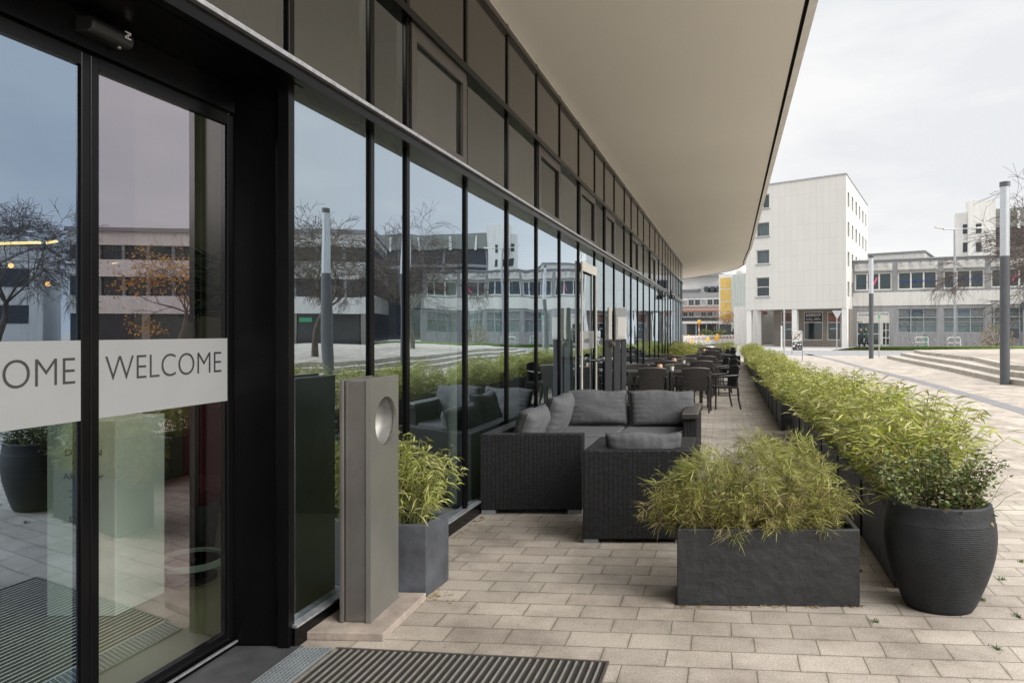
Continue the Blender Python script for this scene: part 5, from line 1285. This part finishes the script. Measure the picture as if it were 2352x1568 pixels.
# white low building behind, tower, dark building, office
def block(name, label, fr_, z1, mat, depth=10, parts=None, z0=0):
    t = thing(name, label, 'building', fr_.P(0, 0))
    m = MB(); fr_.box(m, 0, fr_.l, z0, z1, -depth, 0); m.build('wall', mat, t)
    m = MB(); fr_.box(m, -.1, fr_.l+.1, z1, z1+.2, -depth-.1, .1); m.build('roof', M['grey_paint'], t)
    return t
fb = Fr((XZ(1985, 86), 86), (XZ(2124, 82), 82))
block('white_rear_building', 'white flat roofed building rising just behind the concrete building', fb, ZZ(583, 84), M['white_concrete'])
ft = Fr((XZ(2194, 75), 75), (XZ(2224, 74.4), 74.4)); ft2 = Fr((XZ(2224, 74), 74), (XZ(2287, 73), 73))
t = thing('stair_tower', 'pale concrete stair tower with narrow dark windows behind the concrete building', 'tower', ft.P(0, 0))
m = MB(); ft.box(m, 0, ft.l, 0, ZZ(490, 75), -1.5, 0); m.build('wall', M['white_concrete'], t)
m = MB(); ft2.box(m, 0, ft2.l, 0, ZZ(461, 74), -1.6, 0); m.build('wall', M['white_concrete'], t)
for yy in ((515, 537), (557, 579)):
    m = MB(); ft.box(m, ft.l-.5, ft.l-.1, ZZ(yy[1], 74.5), ZZ(yy[0], 74.5), -.1, .02); m.build('window', M['dark_win'], t)
    m = MB(); ft2.box(m, .7, 1.2, ZZ(yy[1], 74), ZZ(yy[0], 74), -.1, .02); m.build('window', M['dark_win'], t)
rng_ = random.Random(3)
for i in range(7):
    s_ = ft.l*(i+.4)/7; p = ft.P(s_, ZZ(490, 75)+.0, -.1)
    if i == 0: birdp = p
fd = Fr((XZ(2287, 79), 79), (82, 66))
t = block('dark_office_building', 'dark glazed office block with olive roof band behind the bare tree', fd, 15.4, M['glass_dark'], 14)
m = MB(); fd.box(m, -.1, fd.l, 13.4, 15.5, 0, .3); m.build('roof_band', M['khaki'], t)
m = MB()
for k in range(7): fd.box(m, 2+k*4.2, 2.25+k*4.2, 13.2, 15.2, .3, .4)
m.build('band_strut', M['white_paint'], t)
for k in range(9):
    m = MB(); fd.box(m, .4+k*3.2, .6+k*3.2, 8.5, 13.3, .0, .06); m.build('glazing_bar', M['mid_grey'], t)
m = MB(); fd.box(m, 0, fd.l, 10.8, 11.2, .0, .05); m.build('floor_band', M['mid_grey'], t)
fo = Fr((43.5, 44.8), (64.0, 28.2))
t = thing('banded_office_building', 'three storey office with white bands and dark window strips right of the square', 'building', fo.P(0, 0))
zt = 10.4
m = MB(); fo.box(m, 0, fo.l, 0, 1, -12, -.3); fo.box(m, 0, fo.l, 1, zt-.4, -12, -.3); m.build('core', M['glass_dark'], t)
m = MB()
for (z0, z1) in ((3.1, 4.7), (6.4, 7.9), (9.2, zt)): fo.box(m, 0, fo.l, z0, z1, -12, 0)
m.build('white_band', M['white_concrete'], t)
m = MB(); fo.box(m, -.2, fo.l+.2, zt, zt+.35, -12.2, .2); m.build('roof_edge', M['mid_grey'], t)
for k in range(12):
    m = MB(); fo.box(m, .2+k*2.15, .45+k*2.15, 4.7, 6.4, -.3, -.05); fo.box(m, .2+k*2.15, .45+k*2.15, 7.9, 9.2, -.3, -.05); m.build('pilaster', M['grey_paint'], t)
    if k % 3 == 0:
        m = MB(); fo.box(m, .2+k*2.15, .9+k*2.15, 0, 3.1, -.3, -.05); m.build('pier', M['brick_wall'], t)
m = MB(); fo.box(m, 5, 6.4, 2.3, 2.7, -.3, -.1); m.build('shop_sign', M['green'], t)
# extra low row far right for the door reflections
fo2 = Fr((66, 27), (84, -6))
t = block('low_grey_building', 'low grey building standing far to the right of the square', fo2, 9.0, M['white_concrete'], 10)
m = MB()
for z_ in (2.2, 5.4): fo2.box(m, 1, fo2.l-1, z_, z_+1.6, .0, .05)
m.build('window_strip', M['glass_dark'], t)

# far left block of offices under the canopy tip
fl = Fr((XZ(1540, 112), 112), (XZ(1653, 108), 108))
t = thing('grey_office_block', 'distant grey and white office block with two rows of framed windows', 'building', fl.P(0, 0))
zz_ = lambda y_: ZZ(y_, 110)
m = MB(); fl.box(m, 0, fl.l, 0, zz_(673), -14, 0); m.build('wall', M['mid_grey'], t)
m = MB(); fl.box(m, 0, fl.l, zz_(673), zz_(633), -14, -3); m.build('set_back_storey', M['white_paint'], t)
m = MB(); fl.box(m, 0, fl.l, zz_(633), zz_(628), -14, -2); m.build('roof', M['grey_paint'], t)
m = MB(); fl.box(m, 0, fl.l*.52, zz_(665), zz_(661.5), -3, -2.4); m.build('roof_band', M['grey_paint'], t)
m = MB(); fl.box(m, fl.l*.6, fl.l, zz_(662), zz_(651), -3, -1.2); m.build('penthouse_window_band', M['sign_grey'], t)
for k in range(3):
    s0 = fl.l*.66+k*fl.l*.12; m = MB(); fl.box(m, s0, s0+fl.l*.09, zz_(669), zz_(658.5), -2.6, -.9); m.build('window', M['dark_win'], t)
for yy, in ((703,), (728.5,)):
    for k in range(8):
        s0 = fl.l*(k+.06)/8; s1 = fl.l*(k+.94)/8
        m = MB(); fl.box(m, s0, s1, zz_(yy), zz_(yy-17 if yy < 710 else yy-13.5), 0, .1); w_ = m.build('window', M['white_paint'], t)
        for (u0, u1) in ((.06, .48), (.52, .94)):
            m = MB(); fl.box(m, s0+(s1-s0)*u0, s0+(s1-s0)*u1, zz_(yy-1.8), zz_(yy-15 if yy < 710 else yy-12), .1, .13); o_ = m.build('pane', M['dark_win'] if (k+int(yy)) % 3 else M['curtain'], None, origin=t.location); o_.location = (0, 0, 0); o_.parent = w_
m = MB(); fl.box(m, 0, fl.l, zz_(713.6), zz_(711.8), 0, .8); m.build('orange_awning', M['orange'], t)
m = MB(); fl.box(m, 0, fl.l, zz_(736), zz_(729.5), 0, .2); m.build('dark_band', M['dark_win'], t)
fw_ = Fr((XZ(1540, 104), 104), (XZ(1681, 98), 98))
t = thing('covered_walkway', 'flat roofed covered walkway with thin posts before dark shop windows', 'walkway', fw_.P(0, 0))
m = MB(); fw_.box(m, 0, fw_.l, ZZ(743, 101), ZZ(737.5, 101), -6, 0); m.build('roof', M['fascia'], t)
m = MB(); fw_.box(m, 0, fw_.l, 0, ZZ(743, 101), -6, -5.6); m.build('shopfront', M['dark_win'], t)
for k in range(6):
    s0 = fw_.l*(k+.5)/6; m = MB().tube([fw_.P(s0, 0, -.4), fw_.P(s0, ZZ(743, 101), -.4)], .09, n=6); m.build('post', M['sign_grey'], t)
fy = Fr((XZ(1651, 97), 97), (XZ(1681, 96), 96))
t = thing('yellow_panel_tower', 'white framed stair block with four yellow tiled panels', 'building', fy.P(0, 0))
m = MB(); fy.box(m, 0, fy.l, 0, ZZ(629, 96), -8, 0); m.build('wall', M['white_paint'], t)
for (y0, y1_) in ((637, 661), (664, 690), (693, 716.5), (719.5, 734.5)):
    m = MB(); fy.box(m, fy.l*.12, fy.l*.93, ZZ(y1_, 96), ZZ(y0, 96), 0, .05); m.build('yellow_panel', M['yellow'], t)
m = MB(); fy.box(m, .1, fy.l-.1, 0, ZZ(744, 96), 0, .08); m.build('shop_window', M['dark_win'], t)
fg = Fr((XZ(1681.5, 95.5), 95.5), (XZ(1750, 90), 90))
t = thing('ribbed_metal_hall', 'pale ribbed metal wall streaked with algae beside the white building', 'building', fg.P(0, 0))
m = MB(); fg.box(m, 0, fg.l, 0, ZZ(630, 95), -8, 0)
m.build('wall', M['corrug'], t)
m = MB()
for k in range(14): fg.box(m, .1+k*.3, .18+k*.3, 0, ZZ(630.5, 95), 0, .06)
m.build('ribs', M['corrug'], t)
m = MB(); rr = random.Random(2)
for k in range(10):
    s_ = rr.uniform(.3, 2.5); z_ = rr.uniform(.8, 2.0); q_ = [fg.P(s_, z_, .08)]
    for j in range(6): s_ += rr.uniform(-.3, .35); z_ += rr.uniform(-.4, .4); q_.append(fg.P(s_, max(.3, z_), .08))
    m.tube(q_, .035, n=3)
m.build('green_graffiti', M['green'], t)
MB().ball(fg.P(1.2, ZZ(627, 95), -1), 1.0, n=14).build('roof_dome', M['fascia'], t, smooth=True)

# ------------------------------------------------------------------ trees
def bare_tree(name, label, base, h, spread, seed, leaves=0, levels=6, trunk=.14, lean=(0, 0), fork=.33, group=None, leafmat=None, leafsize=.10, rmin=.007):
    r = np.random.default_rng(seed); t = thing(name, label, 'tree', base, group=group)
    tk, br = MB(), MB(); tips = []
    def grow(p, d, ln, rad, lev):
        n = 4; pts_ = [p]; q = p; dd = d.copy()
        for i in range(n):
            dd = dd+r.normal(size=3)*.16+np.array([0, 0, -.015*lev if lev > 2 else .02]); dd /= np.linalg.norm(dd); q = q+dd*ln/n; pts_.append(q)
        rads = [max(rmin, rad*(1-.35*i/n)) for i in range(n+1)]
        (tk if lev <= 0 else br).tube([tuple(x) for x in pts_], rads, n=(10 if lev == 0 else (5 if lev < 3 else 3)), cap=False)
        if lev >= levels: tips.append(q); return
        nb = 3 if lev < 3 else 4
        if lev == 0: nb = 5
        for k in range(nb):
            a = r.uniform(0, 2*math.pi) if lev else 2*math.pi*k/nb+r.uniform(-.4, .4)
            sp_ = (.75+.35*r.random())*spread if lev < 2 else .45+.5*r.random()
            nd = dd+sp_*np.array([math.cos(a), math.sin(a), r.uniform(-.15, .25)]); nd /= np.linalg.norm(nd)
            start = pts_[-1] if k == 0 or lev == 0 else pts_[r.integers(2, 5)]
            grow(start, nd, ln*(.68+.2*r.random()) if lev else h*.24*(.8+.4*r.random()), rads[-1]*(.62 if lev else .55), lev+1)
    grow(np.zeros(3), np.array([lean[0], lean[1], 1.0]), h*fork, trunk, 0)
    for nm, mb_ in (('trunk', tk), ('branches', br)):
        me = bpy.data.meshes.new(nm); me.from_pydata(mb_.v, [], mb_.f); me.materials.append(M['bark']); me.polygons.foreach_set('use_smooth', [True]*len(mb_.f)); o = bpy.data.objects.new(nm, me); COL.objects.link(o); o.parent = t
    if leaves:
        tp = np.array(tips); idx = r.integers(0, len(tp), leaves); P = tp[idx]+r.normal(size=(leaves, 3))*.15
        blades('leaves', P, r.normal(size=(leaves, 3)), np.full(leaves, leafsize), np.full(leaves, leafsize*.6), .2, leafmat or M['orange_leaf'], t, seg=2)
    return t
bare_tree('bare_tree', 'bare spreading tree on the raised square at the right edge', (22.9, 29.0, .45), 7.6, 1.25, 4, leaves=60, trunk=.15, fork=.27)
bare_tree('bare_tree', 'bare tree on the raised square nearest the steps, mirrored in the glass', (18.3, 18.8, .45), 6.0, .9, 7, leaves=30, trunk=.13)
bare_tree('bare_tree', 'bare wide tree far right mirrored in the left sliding door', (31, 12.5, .45), 7.0, 1.1, 9, leaves=30, trunk=.16)
bare_tree('autumn_tree', 'orange leaved autumn tree mirrored in the right sliding door', (31.5, 20.5, .45), 6.6, 1.0, 12, leaves=1400, trunk=.14, leafsize=.16, levels=5)
bare_tree('young_autumn_tree', 'young golden tree in front of the ribbed metal wall', (XZ(1699, 84), 84, 0), 4.4, .5, 15, leaves=500, trunk=.05, levels=4, leafsize=.16, fork=.4)
bare_tree('young_bare_tree', 'young bare tree before the grey office windows', (XZ(1641, 92), 92, 0), 5.2, .5, 16, leaves=80, trunk=.06, levels=4, fork=.4)
bare_tree('young_bare_tree', 'young bare reddish tree before the yellow panels', (XZ(1664, 90), 90, 0), 3.8, .4, 17, leaves=120, trunk=.05, levels=4, fork=.4)
# bushes
def bush(label, loc, rx, rz_, n, seed, mat=None, name='bush', cat='bush'):
    r = np.random.default_rng(seed); d_ = r.normal(size=(n, 3)); d_ /= np.linalg.norm(d_, axis=1)[:, None]; d_[:, 2] = np.abs(d_[:, 2])
    P = d_*np.array([rx, rx, rz_])*(r.random(n)[:, None]**.35); D_ = d_+r.normal(size=(n, 3))*.5
    t = thing(name, label, cat, loc); blades('foliage', P, D_, np.full(n, .22), np.full(n, .10), .2, mat or M['box'], t, seg=2); 
    st = MB()
    for i in range(14): st.tube([(0, 0, 0), tuple(P[i]*.9)], .02, n=3, cap=False)
    me = bpy.data.meshes.new('stems'); me.from_pydata(st.v, [], st.f); me.materials.append(M['bark']); o = bpy.data.objects.new('stems', me); COL.objects.link(o); o.parent = t
bush('leafless brown bush in front of the concrete building at the right', (XZ(2290, 56), 56, 0), 1.3, 2.3, 500, 3, M['dry'])
for i, (x_, Y_, lb) in enumerate([(1622, 88, 'left'), (1655, 87, 'middle'), (1704, 84, 'right')]):
    t = thing('wooden_planter', 'orange brown wooden planter beyond the barriers, the %s one' % lb, 'planter', (XZ(x_, Y_), Y_, 0))
    c = XZ(x_, Y_); MB().box(c-1.0, c+1.0, Y_-.4, Y_+.4, 0, .85).build('box', M['wood'], t)
    MB().box(c-.9, c+.9, Y_-.3, Y_+.3, .85, .88).build('soil', M['soil'], t)
    bush('green shrub in the %s wooden planter' % lb, (c, Y_, .85), .9, .9, 500, 20+i, M['box'], 'planter_shrub', 'shrub')

# ------------------------------------------------------------------ street furniture
def light_post(x, y, h, split, label, rad=.118):
    t = thing('light_column', label, 'lamp post', (x, y, 0), group='cylindrical light columns on the square')
    MB().tube([(x, y, 0), (x, y, split)], rad, n=24).build('post', M['post_grey'], t, smooth=False)
    MB().tube([(x, y, split), (x, y, h-.13)], rad*.97, n=24, cap=False).build('light_tube', M['post_tube'], t, smooth=True)
    MB().tube([(x, y, h-.13), (x, y, h)], rad*1.08, n=24).build('cap', M['post_grey'], t)
    m = MB()
    for a in (math.pi*1.32, math.pi*1.62): m.box(x+rad*.99*math.cos(a)-.006, x+rad*.99*math.cos(a)+.006, y+rad*.99*math.sin(a)-.006, y+rad*.99*math.sin(a)+.004, split, h-.13)
    m.build('seam', M['sign_grey'], t)
    return t
g_ = G(2308, 883); light_post(g_[0], g_[1], ZZ(418, g_[1]), ZZ(588, g_[1]), 'dark light column with frosted top at the right, in front of the steps')
g_ = G(2001, 823); light_post(g_[0], g_[1], ZZ(587, g_[1]), ZZ(674, g_[1]), 'farther light column with frosted top near the road')
light_post(12.2, 14.3, 5.05, 3.2, 'light column mirrored in the first glass pane beside the pillar')
def pole(name, label, cat, x_, ytop, ybot, rad, mat):
    Y_ = GY(ybot); t = thing(name, label, cat, (XZ(x_, Y_), Y_, 0)); MB().tube([(XZ(x_, Y_), Y_, 0), (XZ(x_, Y_), Y_, ZZ(ytop, Y_))], rad, n=8).build('pole', mat, t); return t, XZ(x_, Y_), Y_, ZZ(ytop, Y_)
t, X_, Y_, Z_ = pole('street_lamp', 'tall thin street lamp with two flat heads near the road', 'street lamp', 2193, 527, 802, .09, M['sign_grey'])
for s_, lx in ((-1, 1.6), (1, 2.6)):
    m = MB().tube([(X_, Y_, Z_), (X_+s_*lx*.6, Y_, Z_+.12*(s_ > 0))], .04, n=6); m.build('arm', M['sign_grey'], t)
    m = MB().hexa([(X_+s_*lx*.55, Y_-.14, Z_+.05), (X_+s_*lx, Y_-.12, Z_+.12), (X_+s_*lx, Y_+.12, Z_+.12), (X_+s_*lx*.55, Y_+.14, Z_+.05), (X_+s_*lx*.55, Y_-.14, Z_+.16), (X_+s_*lx, Y_-.12, Z_+.25), (X_+s_*lx, Y_+.12, Z_+.25), (X_+s_*lx*.55, Y_+.14, Z_+.16)]); m.build('lamp_head', M['fascia'], t)
t, X_, Y_, Z_ = pole('road_sign', 'back of a triangular yield sign on grey pole near the bush', 'sign', 2283, 690, 802, .04, M['sign_grey'])
m = MB(); m.face([(X_-.38, Y_-.05, Z_+.0), (X_, Y_-.05, Z_-.66), (X_+.38, Y_-.05, Z_)]); m.face([(X_+.38, Y_-.03, Z_), (X_, Y_-.03, Z_-.66), (X_-.38, Y_-.03, Z_)]); m.build('sign_plate', M['sign_grey'], t)
t, X_, Y_, Z_ = pole('road_sign', 'small square sign back on short grey pole at the right', 'sign', 2329, 753, 800, .04, M['sign_grey'])
MB().box(X_-.4, X_+.4, Y_-.06, Y_-.03, Z_-.9, Z_-.05).build('sign_plate', M['post_grey'], t)
t, X_, Y_, Z_ = pole('road_sign', 'grey pole with octagonal sign back cut by the right edge of the view', 'sign', 2351, 650, 800, .05, M['sign_grey'])
MB().tube([(X_, Y_-.04, ZZ(702, Y_)), (X_, Y_-.07, ZZ(702, Y_))], .35, n=8).build('sign_plate', M['post_grey'], t)
t, X_, Y_, Z_ = pole('road_sign', 'thin pole with triangular sign before the barbershop windows', 'sign', 1922, 724, 806, .04, M['sign_grey'])
m = MB(); m.face([(X_-.38, Y_-.05, Z_+.35), (X_, Y_-.05, Z_-.3), (X_+.38, Y_-.05, Z_+.35)]); m.face([(X_+.38, Y_-.03, Z_+.35), (X_, Y_-.03, Z_-.3), (X_-.38, Y_-.03, Z_+.35)]); m.build('sign_plate', M['sign_grey'], t)
t, X_, Y_, Z_ = pole('road_sign', 'thin pole with small green plate beside the farther light column', 'sign', 2019, 717, 820, .03, M['sign_grey'])
MB().box(X_-.07, X_+.05, Y_-.05, Y_-.03, Z_-.35, Z_-.15).build('sign_plate', M['green'], t)
t, X_, Y_, Z_ = pole('white_bollard_pole', 'slim white pole behind the far end of the hedge', 'pole', 1795, 748, 806, .06, M['white_paint'])
t, X_, Y_, Z_ = pole('grey_pole', 'taller grey pole rising to the barbershop ceiling behind the hedge', 'pole', 1801, 711, 806, .07, M['sign_grey'])
# sign frame with stickers
Ys = GY(829.5); t = thing('sticker_sign_board', 'grey tubular sign frame with a zone end sign above a sticker covered board', 'sign', (XZ(1831, Ys), Ys, 0))
xa, xb = XZ(1819, Ys), XZ(1843, Ys)
m = MB().tube([(xa, Ys, .35), (xa, Ys, ZZ(763, Ys)), (xa+.06, Ys, ZZ(760.5, Ys)), (xb-.06, Ys, ZZ(760.5, Ys)), (xb, Ys, ZZ(763, Ys)), (xb, Ys, 0)], .022, n=6); m.build('frame', M['galv'], t)
for y_ in (784, 806): MB().tube([(xa, Ys, ZZ(y_, Ys)), (xb, Ys, ZZ(y_, Ys))], .018, n=6).build('crossbar', M['galv'], t)
s1_ = MB().box(xa+.03, xb-.03, Ys-.01, Ys+.005, ZZ(782, Ys), ZZ(762, Ys)).build('upper_sign', M['fascia'], t)
xc = (xa+xb)/2; zc_ = ZZ(772, Ys)
m = MB().tube([(xc+.14*math.cos(a_), Ys-.016, zc_+.14*math.sin(a_)) for a_ in np.linspace(0, 2*math.pi, 24)], .012, n=4, cap=False)
for k in (-.03, 0, .03): m.tube([(xc-.2+k, Ys-.018, zc_-.18), (xc+.2+k, Ys-.018, zc_+.18)], .006, n=4)
m.build('zone_symbol', M['post_grey'], t)
MB().box(xa+.03, xb-.03, Ys-.01, Ys+.005, ZZ(804.5, Ys), ZZ(785.5, Ys)).build('lower_board', M['dark_win'], t)
rr = random.Random(5)
for k in range(11):
    cx_, cz_ = xa+.08+rr.random()*(xb-xa-.16), ZZ(803, Ys)+.04+rr.random()*.30; w_ = rr.uniform(.02, .045)
    if k % 2: m = MB().tube([(cx_, Ys-.011, cz_), (cx_, Ys-.014, cz_)], w_, n=12)
    else: m = MB().box(cx_-w_, cx_+w_, Ys-.014, Ys-.011, cz_-w_*.7, cz_+w_*.7)
    m.build('sticker', [M['white_paint'], M['fascia'], M['white_txt'], M['blue_txt'], M['pink']][k % 5 if k % 5 < 4 or k == 4 else 0], t)
# bike stands and scooter
for i, (x0, x1, yb, lb) in enumerate([(2103, 2132, 793, 'white bike stand with the green scooter parked at it'), (2177, 2206, 793, 'white empty bike stand before the concrete wall')]):
    Yb = 60.5-i*2.5; a, b = XZ(x0, Yb), XZ(x1, Yb); t = thing('bike_stand', lb, 'bike stand', (a, Yb, 0), group='white bike stands')
    MB().tube([(a, Yb, 0), (a, Yb, .85), (a+.1, Yb, .95), (b-.1, Yb, .95), (b, Yb, .85), (b, Yb, 0)], .035, n=6).build('hoop', M['white_paint'], t)
    MB().tube([(a, Yb, .5), (b, Yb, .5)], .03, n=6).build('crossbar', M['white_paint'], t)
Yb = 59.9; a, b = XZ(2105, Yb), XZ(2130, Yb)
t = thing('kick_scooter', 'green rental kick scooter parked at the white bike stand', 'scooter', (a, Yb, 0))
MB().box(a+.1, b-.1, Yb-.08, Yb+.08, .12, .2).build('deck', M['green'], t, bevel=.02)
MB().tube([(b-.08, Yb, .15), (b-.22, Yb, 1.15)], .04, n=8).build('stem', M['green'], t)
MB().tube([(b-.22, Yb-.25, 1.15), (b-.22, Yb+.25, 1.15)], .02, n=6).build('handlebar', M['post_grey'], t)
for xx in (a+.06, b-.06): MB().tube([(xx, Yb-.03, .12), (xx, Yb+.03, .12)], .12, n=14).build('wheel', M['post_grey'], t)

# construction barriers with warning lamps
b0 = Vector((15.6, 62.0)); b1 = Vector((27.2, 82.5)); dl_ = (b1-b0); nbar = 11; st_ = dl_/nbar
def make_barrier(lab):
    t = thing('construction_barrier', lab, 'barrier', (0, 0, 0), group='red and white construction barriers')
    m = MB().box(0, 2.0, -.03, .03, .88, 1.0); m.box(0, 2.0, -.03, .03, .12, .22); m.box(0, .06, -.03, .03, .22, .88); m.box(1.94, 2.0, -.03, .03, .22, .88)
    m.build('frame', M['white_paint'], t)
    m = MB()
    for k in range(10): m.box(.15+k*.18, .21+k*.18, -.02, .02, .22, .62)
    m.build('bars', M['white_paint'], t)
    m = MB().box(.06, 1.94, -.02, .02, .66, .84); m.build('board', M['white_paint'], t)
    m = MB()
    for k in range(4): m.box(.16+k*.5, .40+k*.5, -.026, -.020, .66, .84)
    m.build('red_stripes', M['red'], t)
    for xx in (.3, 1.7): MB().box(xx-.12, xx+.12, -.3, .3, 0, .10).build('foot', M['post_grey'], t)
    return t
bar0 = None; ang = math.atan2(st_.y, st_.x)
for i in range(nbar):
    p = b0+st_*i; lab = 'red and white barrier in the nearer row, %s from the glass front' % ordn[i]
    if bar0 is None: bar0 = make_barrier(lab); bar0.location = (p.x, p.y, 0); bar0.rotation_euler = (0, 0, ang); bar0.scale = (1.06, 1, 1)
    else: dup(bar0, (p.x, p.y, 0), ang, lab, scale=(1.06, 1, 1))
for i in range(6):
    p = Vector((17.6, 72.5))+Vector((2.08, 1.55))*i*.98
    dup(bar0, (p.x, p.y, 0), math.atan2(1.55, 2.08), 'red and white barrier in the farther row, %s from the glass front' % ordn[i], scale=(1.2, 1, 1.05))
lamp0 = None
for i, (x_, y_, Y_) in enumerate([(1581.6, 772.5, 72), (1588, 783.5, 64), (1614.7, 771.5, 76), (1625.9, 778.5, 68), (1644, 776, 72), (1648, 770, 74), (1649, 775.5, 72.5), (1680.7, 771.8, 79), (1692.6, 768.6, 81.5), (1698.4, 769.7, 82)]):
    lab = 'yellow warning lamp on the barriers, %s counted from the left' % ordn[i]
    X_ = XZ(x_, Y_)
    if lamp0 is None:
        lamp0 = thing('warning_lamp', lab, 'warning lamp', (X_, Y_, ZZ(y_, Y_)), group='yellow warning lamps on the barriers')
        o = MB().tube([(0, -.05, .02), (0, .05, .02)], .16, n=16).build('lens', M['lamp_yellow'], None, bevel=.02); o.parent = lamp0
        o = MB().box(-.09, .09, -.07, .07, -.26, -.12).build('battery_box', M['lamp_yellow']); o.parent = lamp0
        o = MB().tube([(0, 0, -.9), (0, 0, -.26)], .02, n=6).build('stem', M['sign_grey']); o.parent = lamp0
        for c in lamp0.children: c.location = (0, 0, 0)
    else: dup(lamp0, (X_, Y_, ZZ(y_, Y_)), 0, lab)
t = thing('striped_marker_pole', 'orange and white striped pole with yellow star shaped lantern beyond the barriers', 'pole', (XZ(1605.5, 80), 80, 0))
Xp = XZ(1605.5, 80)
for k, (y0, y1_) in enumerate([(775, 768), (768, 761), (761, 753), (753, 744)]): MB().tube([(Xp, 80, ZZ(y0, 80)), (Xp, 80, ZZ(y1_, 80))], .06, n=8).build('pole_section', M['orange'] if k % 2 else M['white_paint'], t)
m = MB()
for k in range(8): a_ = k*math.pi/4; m.face([(Xp+.12*math.cos(a_-.4), 79.9, ZZ(739, 80)+.12*math.sin(a_-.4)), (Xp+.42*math.cos(a_), 79.9, ZZ(739, 80)+.42*math.sin(a_)), (Xp+.12*math.cos(a_+.4), 79.9, ZZ(739, 80)+.12*math.sin(a_+.4))])
m.ball((Xp, 80, ZZ(739, 80)), .2); m.build('lantern', M['lamp_yellow'], t)

# ------------------------------------------------------------------ people
def person(label, x, y, h, rz, top, walking=True, bag=False):
    k = h/1.75
    t = thing('person', label, 'person', (x, y, 0), rz)
    V = [(0, 0, .95), (0, 0, 1.15), (0, .01, 1.38), (0, .02, 1.50), (0, .03, 1.60), (0, .03, 1.70),
         (.10, 0, .90), (.11, .12 if walking else .0, .50), (.11, .18 if walking else 0, .08), (.11, .28 if walking else .1, .03),
         (-.10, 0, .90), (-.11, -.04 if walking else 0, .50), (-.11, -.24 if walking else 0, .10), (-.11, -.14 if walking else .1, .03),
         (.19, 0, 1.40), (.25, -.05, 1.12), (.24, .06, .88), (.24, .08, .80), (-.19, 0, 1.40), (-.25, .05, 1.12), (-.24, .14, .90), (-.24, .16, .82)]
    E = [(0, 1), (1, 2), (2, 3), (3, 4), (4, 5), (0, 6), (6, 7), (7, 8), (8, 9), (0, 10), (10, 11), (11, 12), (12, 13), (2, 14), (14, 15), (15, 16), (16, 17), (2, 18), (18, 19), (19, 20), (20, 21)]
    rad = [.15, .15, .17, .06, .10, .09, .09, .065, .045, .04, .09, .065, .045, .04, .06, .048, .036, .035, .06, .048, .036, .035]
    me = bpy.data.meshes.new('body'); me.from_pydata([(a*k, b*k, c*k) for a, b, c in V], E, [])
    o = bpy.data.objects.new('body', me); COL.objects.link(o); o.parent = t
    s_ = o.modifiers.new('skin', 'SKIN'); 
    for i, sv in enumerate(me.skin_vertices[0].data): sv.radius = (rad[i]*k, rad[i]*k*.8); sv.use_root = (i == 0)
    ss = o.modifiers.new('sub', 'SUBSURF'); ss.levels = 1; ss.render_levels = 1
    me.materials.append(top)
    MB().ball((0, .03*k, 1.66*k), .095*k, .105*k, .125*k).build('face', M['skin'], None, smooth=True).parent = t
    MB().ball((0, .0, 1.69*k), .10*k, .105*k, .115*k).build('hair', M['int_dark'], None, smooth=True).parent = t
    m = MB(); m.tube([(.10*k, 0, .92*k), (V[7][0]*k, V[7][1]*k, .5*k), (V[8][0]*k, V[8][1]*k, .1*k)], [.11*k, .08*k, .06*k], n=8); m.tube([(-.10*k, 0, .92*k), (V[11][0]*k, V[11][1]*k, .5*k), (V[12][0]*k, V[12][1]*k, .1*k)], [.11*k, .08*k, .06*k], n=8)
    m.build('trousers', M['trousers'], None, smooth=True).parent = t
    if bag: MB().box(.22*k, .34*k, -.1, .2, .45*k, .85*k).build('carried_bag', M['bag'], None, bevel=.04).parent = t
    return t
person('person in dark green jacket walking with a pale bag before the medical building', XZ(1991, 60), 60, 1.72, R(75), M['jacket_g'], True, True)
person('person in dark clothes walking just left of the one in green before the medical building', XZ(1979, 60.5), 60.5, 1.68, R(95), M['jacket'])
person('person in dark jacket with back turned beyond the barriers by the metal wall', XZ(1684, 82), 82, 1.75, R(10), M['jacket'], False)
